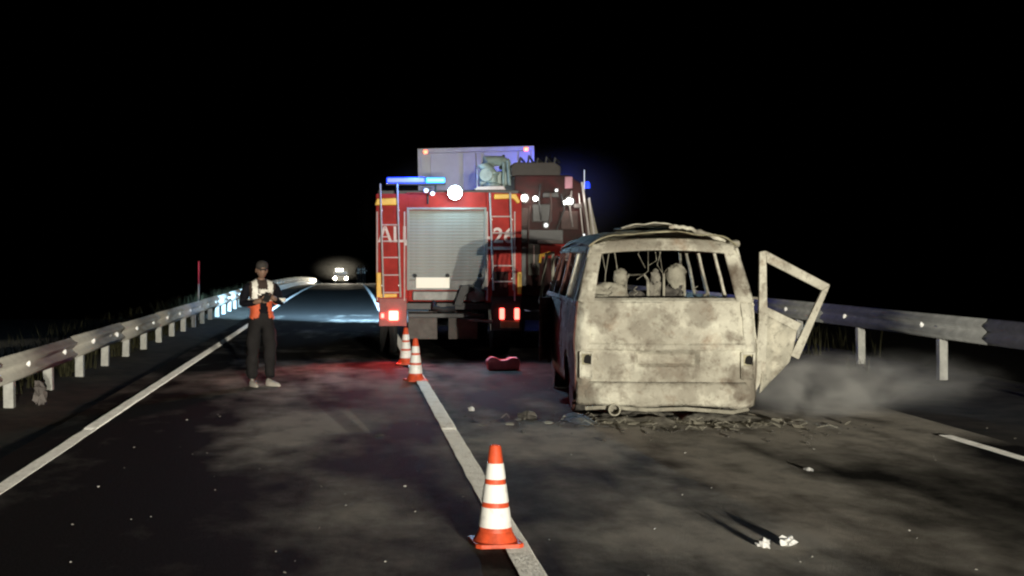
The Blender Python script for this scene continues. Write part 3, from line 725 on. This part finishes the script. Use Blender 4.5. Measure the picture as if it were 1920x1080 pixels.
MB().box(-1.05, 1.05, 8.66, 8.72, 1.65, 2.4).build('windscreen', M['glass'], truck)
for x in (-.9, .9): MB().lathe([(.0, .03), (.10, .02), (.12, -.03)], 16, 'y', (x, 8.78, 1.0)).build('headlamp', M['work'], truck, 40)
MB().box(-1.0, 1.0, 8.3, 8.45, 2.8, 2.95).build('roof_lamp_bar', M['work'], truck, 0, .02)
spot('roof_floodlight', (.9, 31.2, 3.1), (-1.2, 78, -.6), 52000, (.38, .68, 1), 78, .75, .15)

# ------------------------------------------------------------------ second fire tender
TX, TY = 4.02, 24.8
ten = thing('fire_tender', (TX, TY, 0), 'darker narrow fire tender with two pairs of white rear work lamps, beside the fire engine', 'fire engine', R(-1))
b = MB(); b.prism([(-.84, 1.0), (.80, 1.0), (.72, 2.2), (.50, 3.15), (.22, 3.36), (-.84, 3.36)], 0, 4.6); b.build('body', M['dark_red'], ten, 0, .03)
b = MB(); b.prism([(-.87, 3.36), (.10, 3.36), (.10, 3.55), (-.02, 3.63), (-.80, 3.63), (-.87, 3.55)], .3, 2.6); b.build('roof_box', mat('dull_roof_box', (.06, .05, .04), .7, 0, .3), ten, 0, .02)
MB().box(.13, .28, -.03, .25, 3.1, 3.33).build('roof_bracket', mat('mauve_panel', (.3, .12, .16), .5), ten, 0, .01)
for (x, z, r, m) in ((-.66, 2.91, .085, 'work_warm'), (-.445, 2.90, .06, 'work_warm'), (-.77, 2.86, .035, 'work_warm'), (.215, 2.85, .085, 'work_warm'), (.115, 2.82, .045, 'work_warm'), (-.04, 3.06, .04, 'lens_dim'), (-.24, 2.385, .06, 'lens_dim'), (.49, 2.2, .03, 'lens_dim')):
    l = bpy.data.objects.new('work_lamp', None); COL.objects.link(l); l.parent = ten
    MB().lathe([(.0, .07), (r * .9, .06), (r * 1.15, .0), (r * 1.15, -.03), (r, -.03)], 18, 'y', (x, -.06, z)).build('lamp_housing', M['dark_metal'], l, 40)
    MB().lathe([(.0, -.035), (r * .6, -.034), (r, -.022)], 18, 'y', (x, -.06, z)).build('lamp_lens', M[m], l, 40)
for (a, c, r) in (((.46, -.06, 3.22), (.60, -.06, 2.15), .022), ((.60, -.02, 2.92), (.70, -.02, 2.18), .02), ((.40, -.04, 3.0), (.48, -.04, 2.2), .012)):
    MB().tube([a, c], r, 8).build('grab_rail', M['steel'], ten, 40)
MB().prism([(.57, 2.9), (.62, 2.9), (.80, 2.1), (.64, 2.1)], -.02, .1).build('side_panel', mat('olive_panel', (.22, .20, .15), .7), ten, 0, .01)
MB().box(-.84, .1, -.03, .0, 2.05, 2.30).build('rear_hatch', M['dark_metal'], ten, 0, .01)
MB().box(-.40, .10, -.05, .0, 2.03, 2.10).build('rear_step', M['mudflap'], ten, 0, .008)
MB().box(-.58, -.36, -.04, .0, 1.42, 2.02).build('grey_locker', mat('olive_locker', (.10, .10, .08), .7, 0, .4), ten, 0, .01)
MB().box(-.34, .16, -.03, .0, 1.75, 2.02).build('red_locker', M['red'], ten, 0, .01)
MB().box(.14, .24, -.05, .0, 1.70, 2.0).build('pink_post', M['letter'], ten, 0, .01)
MB().tube([(-.36, -.08, 1.66), (-.345, -.08, 1.80), (-.16, -.08, 1.84)], [.03, .035, .04], 8).build('yellow_hook', M['yellow'], ten, 40)
MB().tube([(-.10, -.09, 1.0), (-.10, -.09, 1.70), (-.04, -.09, 1.78), (.2, -.09, 1.74), (.24, -.09, 1.6)], .022, 8).build('hose_rail', M['mudflap'], ten, 40)
MB().tube([(-.47, -.06, 2.0), (-.47, -.06, 1.6)], .012, 6).build('hanging_strap', M['letter'], ten, 40)
MB().ball((-.47, -.06, 1.58), .05, 10, (.7, .7, 1.4)).build('hanging_buckle', M['mudflap'], ten, 40)
MB().tube([(.56, .3, 3.0), (.56, .3, 3.48)], .008, 6).build('antenna', M['lens_dim'], ten, 40)  # no lamp: its lit look is emission put into the material
MB().lathe([(.055, 3.12), (.055, 3.2), (.03, 3.25), (.0, 3.255)], 14, 'z', (.62, .3, 0)).build('beacon', M['blue_bar'], ten, 40)
MB().tube([(.62, 4.4, 2.7), (.86, 4.4, 2.75)], .02, 6).build('mirror_arm', M['dark_metal'], ten, 40)
MB().box(.80, .98, 4.3, 4.36, 2.35, 2.72).build('wing_mirror', M['grey_metal'], ten, 0, .02)
MB().box(-.78, .74, .1, 6, .75, 1.0).build('chassis', M['dark_metal'], ten, 0, .01)
MB().box(-.8, .7, -.02, .06, .55, .72).build('bumper', M['dark_metal'], ten, 0, .01)
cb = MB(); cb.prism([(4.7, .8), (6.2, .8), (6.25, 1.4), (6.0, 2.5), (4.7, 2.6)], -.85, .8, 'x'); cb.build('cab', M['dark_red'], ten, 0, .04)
for x in (-.68, .64):
    road_wheel(ten, x, 1.3, .48, .28); road_wheel(ten, x, 5.3, .48, .28)
M['rust_box'] = mat('dull_brown_box', (.06, .03, .025), .8, 0, .5, scale=6)
for i, (x0, x1, z0, z1, m) in enumerate(((-.82, -.55, 2.36, 2.72, 'rust_box'), (-.50, -.12, 2.45, 2.80, 'dark_metal'), (.05, .38, 2.30, 2.66, 'rust_box'), (.30, .50, 2.72, 2.80, 'mudflap'), (-.30, .0, 2.92, 3.02, 'dark_metal'), (-.82, -.62, 1.2, 1.95, 'dark_metal'), (.28, .62, 1.1, 1.9, 'rust_box'))):
    MB().box(x0, x1, -.05 - .01 * i, .0, z0, z1).build('equipment_box', M[m], ten, 0, .015)
for i in range(7):
    x = -.75 + .2 * i; z = 2.25 + .5 * random.random()
    MB().tube([(x, -.09, z + .5), (x + random.uniform(-.06, .06), -.12, z + .2), (x + random.uniform(-.1, .1), -.10, z - .2)], .014 + .01 * random.random(), 6).build('hose', M[random.choice(('dark_metal', 'mudflap', 'rust_box'))], ten, 40)
for i in range(5):
    x = -.7 + .17 * i; MB().tube([(x, .4, 3.63), (x + .02, .4, 3.70 + .06 * random.random()), (x + .12, .5, 3.64)], .025, 6).build('roof_hose', M['dark_metal'], ten, 40)
# blue beacons on the cab that colour the trailer
lb2 = MB().box(-.5, .5, 5.2, 5.4, 2.62, 2.78).build('cab_beacon_bar', M['blue_bar'], ten, 0, .02)
point('beacon_light', (4.85, 31.2, 3.45), 330, (.05, .10, 1), .1)
point('rear_beacon_light', (1.1, 21.85, 3.25), 45, (.06, .22, 1), .15)

# ------------------------------------------------------------------ semi-trailer ahead
tr = thing('box_trailer', (3.245, 32.2, 0), 'tall white box trailer standing ahead of the fire engine, lamps at its top corners', 'trailer', R(-3.4))
tr.rotation_euler.y = R(-1.2)
MB().box(-1.45, 1.45, .06, 12.5, 1.15, 4.52).build('box_body', M['trailer'], tr, 0, .02)
for x0, x1 in ((-1.38, -.012), (.012, 1.38)): 
    d = MB().box(x0, x1, -.0, .058, 1.25, 4.42).build('rear_door', M['trailer'], tr, 0, .012)
    for x in (x0 + .25 if x0 < 0 else x0 + .2, x1 - .3): MB().tube([(x, -.03, 1.3), (x, -.03, 4.38)], .018, 6).build('lock_rod', M['trailer'], d, 40)
for (x0, x1, z0, z1) in ((-1.46, -1.385, 1.15, 4.54), (1.385, 1.46, 1.15, 4.54), (-1.385, 1.385, 4.43, 4.54)): MB().box(x0, x1, -.03, .055, z0, z1).build('frame_post', M['trailer'], tr, 0, .01)
for x in (-1.26, 1.26): MB().box(x - .05, x + .05, -.06, -.032, 4.41, 4.50).build('marker_lamp', M['marker'], tr, 0, .015)
MB().box(-.5, .5, .3, 12.3, .95, 1.15).build('chassis', M['dark_metal'], tr)
for x in (-1.1, 1.1):
    for y in (2.6, 3.9, 5.2): road_wheel(tr, x, y, .5, .35)
    MB().box(x * .9 - .05, x * .9 + .05, 9.8, 9.9, 0.0, 1.0).build('landing_leg', M['dark_metal'], tr)

# ------------------------------------------------------------------ person
def skin_mesh(verts, edges, root=0, sub=2):
    me = bpy.data.meshes.new('skin'); me.from_pydata([v[0] for v in verts], edges, []); o = bpy.data.objects.new('tmp', me); COL.objects.link(o)
    md = o.modifiers.new('s', 'SKIN'); md.use_smooth_shade = True; md.branch_smoothing = .6
    for i, v in enumerate(verts):
        r = v[1]; sv = me.skin_vertices[0].data[i]; sv.radius = r if isinstance(r, tuple) else (r, r); sv.use_root = (i == root)
    if sub: sm = o.modifiers.new('u', 'SUBSURF'); sm.levels = sub; sm.render_levels = sub
    dg = bpy.context.evaluated_depsgraph_get(); out = bpy.data.meshes.new_from_object(o.evaluated_get(dg)); bpy.data.objects.remove(o)
    return out
M['skin'] = mat('skin', (.26, .155, .105), .6, 0, .2, scale=14)
M['jacket'] = mat('dark_jacket', (.012, .012, .016), .9, 0, .4, scale=7, bump=.4, bscale=18, spec=.08)
M['trouser'] = mat('dark_trousers', (.022, .020, .020), .85, 0, .4, scale=5, bump=.5, bscale=12, spec=.15)
M['shoe'] = mat('pale_shoe', (.5, .46, .40), .6, 0, .3, scale=12)
M['cap'] = mat('dark_cap', (.05, .042, .036), .85, 0, .3, scale=20)
M['vest_orange'] = mat('vest_orange', (.78, .14, .05), .7, 0, .25, scale=9)
M['vest_white'] = mat('vest_reflective', (.90, .86, .76), .5, 0, .12, scale=20)
M['vest_grey'] = mat('vest_dark_mesh', (.05, .03, .022), .8, 0, .3, scale=20)
M['eye'] = mat('eye', (.02, .015, .012), .3)
def add_mesh(bm, me, mi):
    n = len(bm.faces); bm.from_mesh(me); bm.faces.ensure_lookup_table()
    for f in bm.faces[n:]: f.material_index = mi; f.smooth = True
def make_person(label, group=None):
    root = thing('person', (0, 0, 0), label, 'person', 0, group)
    # faces -Y (towards the camera)
    V = []; E = []
    def v(p, r, to=None):
        V.append((p, r)); i = len(V) - 1
        if to is not None: E.append((to, i))
        return i
    pel = v((0, 0, .93), (.165, .115))
    wai = v((0, -.005, 1.06), (.165, .12), pel); ch = v((0, -.01, 1.24), (.185, .13), wai); sh_ = v((0, .0, 1.38), (.165, .10), ch)
    nk = v((0, .0, 1.455), .058, sh_); nk2 = v((0, -.02, 1.50), .055, nk)
    hd = {}
    # arms: image-left arm (his right) elbow out, forearm across; other arm raised in front
    aR = v((-.19, .0, 1.375), .075, sh_); eR = v((-.275, -.02, 1.12), .058, aR); wR = v((-.09, -.24, 1.17), .040, eR); hR = v((-.045, -.27, 1.185), (.036, .03), wR)
    aL = v((.19, .0, 1.375), .072, sh_); eL = v((.262, -.03, 1.13), .055, aL); wL = v((.12, -.235, 1.21), .038, eL); hL = v((.085, -.265, 1.225), (.036, .03), wL)
    for s, fx, fy in ((-1, -.115, -.03), (1, .10, -.0)):
        hp = v((s * .10, 0, .86), .118, pel); th = v((s * .112, -.005, .68), .112, hp); kn = v((s * .118, -.015, .48), .092, th)
        cf = v((s * .125, .01, .30), .086, kn); ak = v((s * .125, .02, .10), .072, cf)
    body = skin_mesh(V, E, 0, 2)
    for w in body.vertices:
        p = w.co; k = .022 if p.z < .9 else .012
        if p.z < 1.44 and p.y > -.2: w.co += w.normal * k * noise.fractal(Vector((p.x * 9, p.y * 9, p.z * (7 if p.z < .9 else 10))), 1, 2, 3)
    bm = bmesh.new(); bm.from_mesh(body)
    for f in bm.faces:
        c = f.calc_center_median(); f.smooth = True
        if c.z < .95 and abs(c.x) < .24 and not (c.y < -.15): f.material_index = 1
        elif c.z > 1.445: f.material_index = 2
        elif (c.y < -.225 and c.z > 1.1): f.material_index = 2
        else: f.material_index = 0
        if c.z < 1.0 and f.material_index == 0 and abs(c.x) < .2: f.material_index = 1
    # fingers, rooted in the palm
    for (hx, hy, hz, dx) in ((-.045, -.27, 1.185, 1), (.085, -.265, 1.225, -1)):
        for k in range(4):
            o = (k - 1.5) * .018; L = (.055, .066, .062, .048)[k]
            me = skin_mesh([((hx, hy - .005, hz + o), .010), ((hx + dx * .03, hy - .02, hz + o * 1.1), .0095), ((hx + dx * (.03 + L * .5), hy - .016, hz + o * 1.1), .0085), ((hx + dx * (.025 + L * .7), hy + .012, hz + o), .007)], [(0, 1), (1, 2), (2, 3)], 0, 1)
            add_mesh(bm, me, 2)
        me = skin_mesh([((hx - dx * .01, hy, hz + .015), .011), ((hx + dx * .012, hy - .012, hz + .048), .010), ((hx + dx * .035, hy - .006, hz + .062), .008)], [(0, 1), (1, 2)], 0, 1)
        add_mesh(bm, me, 2)
    # head: shaped ball, tilted down
    hb = MB(); hb.M = Matrix.Translation((0, -.03, 1.585)) @ Matrix.Rotation(R(14), 4, 'X')
    n, m_ = 24, 18; vs = []; fs = []
    for i in range(m_ + 1):
        ph = pi * i / m_
        for k in range(n):
            t = 2 * pi * k / n; d = Vector((sin(ph) * cos(t), sin(ph) * sin(t), cos(ph)))
            x, y, z = d.x * .074, d.y * .096, d.z * .115
            if z < -.02: x *= 1 - .28 * (-z - .02) / .095; y = y * (1 - .12 * (-z - .02) / .095) - .012 * (-z - .02) / .095
            if y < 0:
                if abs(x) < .016 and -.05 < z < .02: y -= .022 * (1 - abs(x) / .016) * min(1, (.02 - z) / .05)
                if .008 < z < .035 and .015 < abs(x) < .05: y += .008
                if abs(z + .062) < .01 and abs(x) < .028: y += .004
            vs.append((x, y, z))
    for i in range(m_):
        for k in range(n): fs.append((i * n + k, (i + 1) * n + k, (i + 1) * n + (k + 1) % n, i * n + (k + 1) % n))
    hb.add(vs, fs)
    for s in (-1, 1): hb.ball((s * .077, .008, -.005), .03, 8, (.35, .7, 1.1))
    add_mesh(bm, hb.mesh('head', M['skin'], 60), 2)
    me = bpy.data.meshes.new('body'); bm.to_mesh(me); bm.free()
    for k in ('jacket', 'trouser', 'skin'): me.materials.append(M[k])
    o = bpy.data.objects.new('body', me); COL.objects.link(o); o.parent = root
    HM = Matrix.Translation((0, -.03, 1.585)) @ Matrix.Rotation(R(14), 4, 'X')
    for s in (-1, 1):
        e = MB(); e.M = HM; e.ball((s * .031, -.081, .018), .011, 8); e.build('eye', M['eye'], root, 60)
    c = MB(); c.M = HM; c.lathe([(.081, .028), (.083, .05), (.080, .085), (.062, .115), (.03, .13), (.0, .132)], 20)
    c.v = [(p[0] * 1.0, p[1] * 1.0, p[2]) for p in c.v]
    cm = c.build('cap', M['cap'], root, 40); cm.scale = (1, 1, 1)
    br = MB(); br.M = HM; br.prism([(-.07, -.06), (-.055, -.125), (0, -.145), (.055, -.125), (.07, -.06)], .036, .044, 'z'); br.build('cap_brim', M['cap'], cm, 0, .003)
    # vest: shell grown from the torso faces
    tb = bmesh.new(); tb.from_mesh(body); tb.normal_update()
    kill = [f for f in tb.faces if not (.93 < f.calc_center_median().z < 1.455 and abs(f.calc_center_median().x) < (.175 if f.calc_center_median().z > 1.2 else .2) and f.calc_center_median().y > -.15)]
    bmesh.ops.delete(tb, geom=kill, context='FACES')
    bmesh.ops.subdivide_edges(tb, edges=tb.edges, cuts=2, use_grid_fill=True)
    tb.normal_update()
    for w in tb.verts: w.co += w.normal * .016
    kill = []
    for f in tb.faces:
        c = f.calc_center_median(); f.smooth = True
        opening = .028 + max(0, 1.36 - c.z) * .10
        if c.y < 0 and abs(c.x - .01) < opening and c.z < 1.32: kill.append(f); continue
        ax = abs(c.x)
        if (.07 < ax < .145 and c.z > 1.20): f.material_index = 1
        elif 1.165 < c.z < 1.20 and ax > .05: f.material_index = 1
        elif c.z > 1.20: f.material_index = 2
        else: f.material_index = 0
        if c.y < -.02 and abs(c.x) < .055 and 1.25 < c.z < 1.33: f.material_index = 1
    bmesh.ops.delete(tb, geom=kill, context='FACES')
    vm = bpy.data.meshes.new('vest'); tb.to_mesh(vm); tb.free(); vm.materials.append(M['vest_orange']); vm.materials.append(M['vest_white']); vm.materials.append(M['vest_grey'])
    vo = bpy.data.objects.new('safety_vest', vm); COL.objects.link(vo); vo.parent = root
    md = vo.modifiers.new('solid', 'SOLIDIFY'); md.thickness = .008
    # chest badge and sleeve bands
    MB().prism([(-.05, 1.27), (.055, 1.27), (.055, 1.325), (-.05, 1.325)], -.172, -.140).build('chest_patch', M['vest_white'], root, 0, .006)
    MB().lathe([(.066, 1.155), (.068, 1.16), (.068, 1.2), (.066, 1.205)], 14, 'z', (.262, -.045, 0)).build('sleeve_band', M['vest_white'], root, 40)
    # shoes
    for s, rz in ((-1, R(8)), (1, R(35))):
        sb = MB(); sb.M = Matrix.Translation((s * .118, .02, 0)) @ Matrix.Rotation(rz, 4, 'Z')
        def sole(u, v):
            t = 2 * pi * u; w = .050 - .008 * cos(t - pi / 2); 
            y = -.065 - .135 * sin(t); x = w * cos(t) * (1 - .15 * max(0, sin(t)))
            hgt = [0, .02, .055, .085, .10][min(4, int(v * 4 + .01))]; sc = [1, 1.03, .95, .72, .4][min(4, int(v * 4 + .01))]
            k = .5 + .5 * sin(t)
            return (x * sc, (y + .02) * sc - .02 + (1 - sc) * .03, .006 + hgt * (1 - .35 * k))
        sb.grid(sole, 18, 4)
        sb.build('shoe', M['shoe'], root, 60)
    return root
pers = make_person('person in dark clothes, cap and orange reflective vest standing alone by the edge line')
pers.location = (-1.215, 17.45, 0); pers.rotation_euler = (0, 0, R(16))
pa = tag(MB().box(-.045, .045, -.006, .006, -.075, .075).build('phone', M['black'], None, 0, .006), 'small dark phone held in the standing person\'s hands', 'phone')
pa.location = (-1.215 + .10, 17.45 - .285, 1.225); pa.rotation_euler = (R(-35), R(20), 0)
for k, (x, y, rz, lab) in enumerate(((.78, 120, .4, 'far-off person in pale vest at the end of the centre line, left of two'), (1.22, 117, -.5, 'far-off person in pale vest beside another, nearer the fire engine'))):
    c = copy_tree(pers); tag(c, lab, 'person', 'people far down the road'); c.location = (x, y, drop(y)); c.rotation_euler = (0, 0, rz)
    for ch in c.children:
        if ch.name.startswith('safety_vest'):
            ch.data = ch.data.copy(); ch.data.materials[0] = M['vest_white']

# ------------------------------------------------------------------ far car with headlamps on
def far_car():
    x, y = -1.15, 150; z = drop(y)
    root = thing('oncoming_car', (x, y, z), 'distant oncoming car with its headlamps shining', 'car')
    b = MB(); b.prism([(0, .35), (0, .85), (1.1, 1.0), (1.7, 1.55), (3.6, 1.55), (4.2, 1.0), (4.25, .35)], -.88, .88, 'x'); b.build('body', M['grey_metal'], root, 0, .08)
    MB().box(-.72, .72, 1.2, 1.25, 1.05, 1.45).build('windscreen', M['glass'], root)
    for s in (-.66, .66):
        MB().lathe([(.0, -.05), (.12, -.045), (.18, -.01)], 16, 'y', (s, 0, .70)).build('headlamp', M['head_far'], root, 40)
        road_wheel(root, s * 1.15, .85, .33, .2); road_wheel(root, s * 1.15, 3.4, .33, .2)
    MB().box(-.55, .25, 1.5, 1.6, 1.56, 1.76).build('roof_lamp', M['head_far'], root, 0, .03)
    for s in (-.6, .6): spot('far_headlamp_light', (x + s, y - .1, z + .7), (x + s - .3, 60, -.6), 60000, (1, .9, .7), 90, .6, .1)
far_car()

# ------------------------------------------------------------------ marker pole, litter, grass
mp_ = thing('marker_pole', (-4.42, 37.2, 0), 'thin snow pole with red top standing behind the crash barrier', 'pole')
MB().tube([(0, 0, -.3), (.01, 0, 1.0)], .022, 8).build('pole_shaft', M['steel'], mp_, 40)
MB().tube([(.01, 0, 1.0), (.012, 0, 1.66)], .026, 8).build('red_sleeve', mat('pole_red', (.55, .03, .06), .5), mp_, 40)
def crumple(name, loc, size, m, label, cat, seed, sq=(1, 1, .5)):
    mb = MB(); mb.ball((0, 0, 0), size, 12, sq, 1.1, seed)
    o = mb.build(name, m, None); o.location = (loc[0], loc[1], size * sq[2] * .75); o.rotation_euler = (0, 0, seed)
    return tag(o, label, cat)
def gp(px, py): s = (py - 484) / CAM_H; return ((px - 657) / s, 2400 / s)
crumple('paper_scrap', gp(884, 770), .045, M['paper'], 'white scrap on the asphalt between centre line and van', 'litter', 1.3, (1.2, .8, .5))
crumple('paper_scrap', gp(1432, 1026), .038, M['paper'], 'left of two white crumpled lumps on the near asphalt', 'litter', 2.1, (1, .9, .8))
crumple('paper_scrap', gp(1477, 1022), .04, M['paper'], 'right of two white crumpled lumps on the near asphalt', 'litter', 3.7, (1.3, .9, .7))
crumple('paper_scrap', gp(710, 818), .05, M['ash'], 'pale flat strip in the lane left of the centre line', 'litter', 4.2, (1.6, .4, .2))
crumple('paper_scrap', gp(1516, 882), .03, M['paper'], 'small white scrap on the lane behind the van door', 'litter', 5.1, (1.4, .6, .4))
crumple('burnt_lump', gp(990, 785), .07, M['char'], 'dark burnt lump on the road left of the van bumper', 'debris', 6.1, (1.3, .9, .6))
crumple('grey_lump', gp(74, 752), .10, M['mudflap'], 'small grey lump lying under the crash barrier beam', 'litter', 7.4, (.8, .8, 1.2))  # unidentified grey lump
rb = MB(); rb.prism([(-.24, .006), (.24, .006), (.26, .15), (.22, .20), (.1, .20), (.06, .165), (-.06, .165), (-.1, .20), (-.2, .21), (-.26, .15)], -.12, .12)  # low red block with a notched top
o = rb.build('red_block', mat('block_red', (.75, .14, .15), .7, 0, .3, scale=6, spec=.2), None, 0, .02); o.location = (*gp(943, 694), 0)
tag(o, 'low red block lying on the road behind the fire engine', 'block')

def grass():
    mb = MB()
    def blade(x, y, h, z):
        a = random.uniform(0, 6.28); w = .006 + .004 * random.random(); lx, ly = cos(a) * h * .4, sin(a) * h * .4
        px, py = -sin(a) * w, cos(a) * w
        b = len(mb.v)
        mb.v += [(x - px, y - py, z), (x + px, y + py, z), (x + lx * .4 + px * .7, y + ly * .4 + py * .7, z + h * .6), (x + lx * .4 - px * .7, y + ly * .4 - py * .7, z + h * .6), (x + lx, y + ly, z + h)]
        mb.f += [(b, b + 1, b + 2, b + 3), (b + 3, b + 2, b + 4)]
    for i in range(230):
        y = 10 + 60 * random.random() ** 1.6; x = random.choice((-4.4, -4.6, -5.0, -5.2)) + random.gauss(0, .15)
        tall = x < -4.1
        for k in range(26): blade(x + random.gauss(0, .10), y + random.gauss(0, .14), random.uniform(.1, .5 if not tall else .78) * (.45 if not tall else 1), ground_z(x, y) - .02)
    for i in range(40):
        y = 12 + 30 * random.random(); x = random.uniform(8.2, 9.9)
        for k in range(22): blade(x + random.gauss(0, .12), y + random.gauss(0, .14), random.uniform(.08, .32 if x < 8.6 else .9), ground_z(x, y) - .04)
    me = bpy.data.meshes.new('grass'); me.from_pydata(mb.v, [], mb.f); me.materials.append(mat('dry_grass', (.05, .048, .024), .9, 0, .6, scale=3, spec=.1))
    o = bpy.data.objects.new('grass', me); COL.objects.link(o); tag(o, 'dry grass along the verges and crash barriers', 'grass', None, 'stuff')
grass()

# ------------------------------------------------------------------ smoke
def smoke(name, loc, dims, dens, label, seed, scale=2.3, col=(.85, .84, .8), soft=False):
    mb = MB(); mb.ball((0, 0, 0), 1, 24, (1, 1, 1))
    m = bpy.data.materials.new(name); m.use_nodes = True; nt = m.node_tree
    for n in list(nt.nodes):
        if n.type != 'OUTPUT_MATERIAL': nt.nodes.remove(n)
    out = [n for n in nt.nodes if n.type == 'OUTPUT_MATERIAL'][0]
    pv = nt.nodes.new('ShaderNodeVolumePrincipled'); pv.inputs['Color'].default_value = (*col, 1); pv.inputs['Anisotropy'].default_value = -.1
    tc = nt.nodes.new('ShaderNodeTexCoord'); nz = nt.nodes.new('ShaderNodeTexNoise'); nz.inputs['Scale'].default_value = scale; nz.inputs['Detail'].default_value = 4
    nz.inputs['Distortion'].default_value = .6
    mp = nt.nodes.new('ShaderNodeMapping'); mp.inputs['Location'].default_value = (seed, seed, 0); mp.inputs['Scale'].default_value = (1, 1, .6)
    nt.links.new(tc.outputs['Object'], mp.inputs[0]); nt.links.new(mp.outputs[0], nz.inputs['Vector'])
    ln = nt.nodes.new('ShaderNodeVectorMath'); ln.operation = 'LENGTH'; nt.links.new(tc.outputs['Object'], ln.inputs[0])
    fr = nt.nodes.new('ShaderNodeMapRange'); fr.inputs[1].default_value = .25; fr.inputs[2].default_value = .98; fr.inputs[3].default_value = 1; fr.inputs[4].default_value = 0
    fr.interpolation_type = 'SMOOTHSTEP'; nt.links.new(ln.outputs['Value'], fr.inputs[0])
    if soft: fr.inputs[1].default_value = 0.0
    nr = nt.nodes.new('ShaderNodeMapRange'); nr.inputs[1].default_value = -.3 if soft else .42; nr.inputs[2].default_value = .70; nt.links.new(nz.outputs['Fac'], nr.inputs[0])
    a = nt.nodes.new('ShaderNodeMath'); a.operation = 'MULTIPLY'; nt.links.new(fr.outputs[0], a.inputs[0]); nt.links.new(nr.outputs[0], a.inputs[1])
    c = nt.nodes.new('ShaderNodeMath'); c.operation = 'MULTIPLY'; c.inputs[1].default_value = dens; nt.links.new(a.outputs[0], c.inputs[0])
    nt.links.new(c.outputs[0], pv.inputs['Density']); nt.links.new(pv.outputs[0], out.inputs['Volume'])
    o = mb.build(name, m, None, 60); o.location = loc; o.scale = dims; tag(o, label, 'smoke', None, 'stuff')
    return o
smoke('smoke', (5.35, 14.4, .30), (1.15, .9, .46), 3.6, 'pale smoke curling over the road beside the van door', 2.0)
smoke('smoke', (6.5, 15.3, .30), (1.5, .9, .42), .8, 'thin smoke drifting towards the crash barrier past the van', 5.0)
smoke('smoke', (2.6, 23.0, 2.5), (2.7, 1.9, 1.5), .055, 'faint haze hanging round the rear lamps of the fire engines', 8.0, soft=True)
smoke('smoke', (5.2, 30.5, 3.3), (2.0, 2.0, 1.3), .022, 'faint blue-lit haze above the fire tender', 11.0, soft=True)
smoke('smoke', (-1.3, 146, .6), (3.8, 4.5, 1.7), .002, 'haze glowing round the distant oncoming car', 14.0, soft=True)  # volume added to give the far headlamps a halo
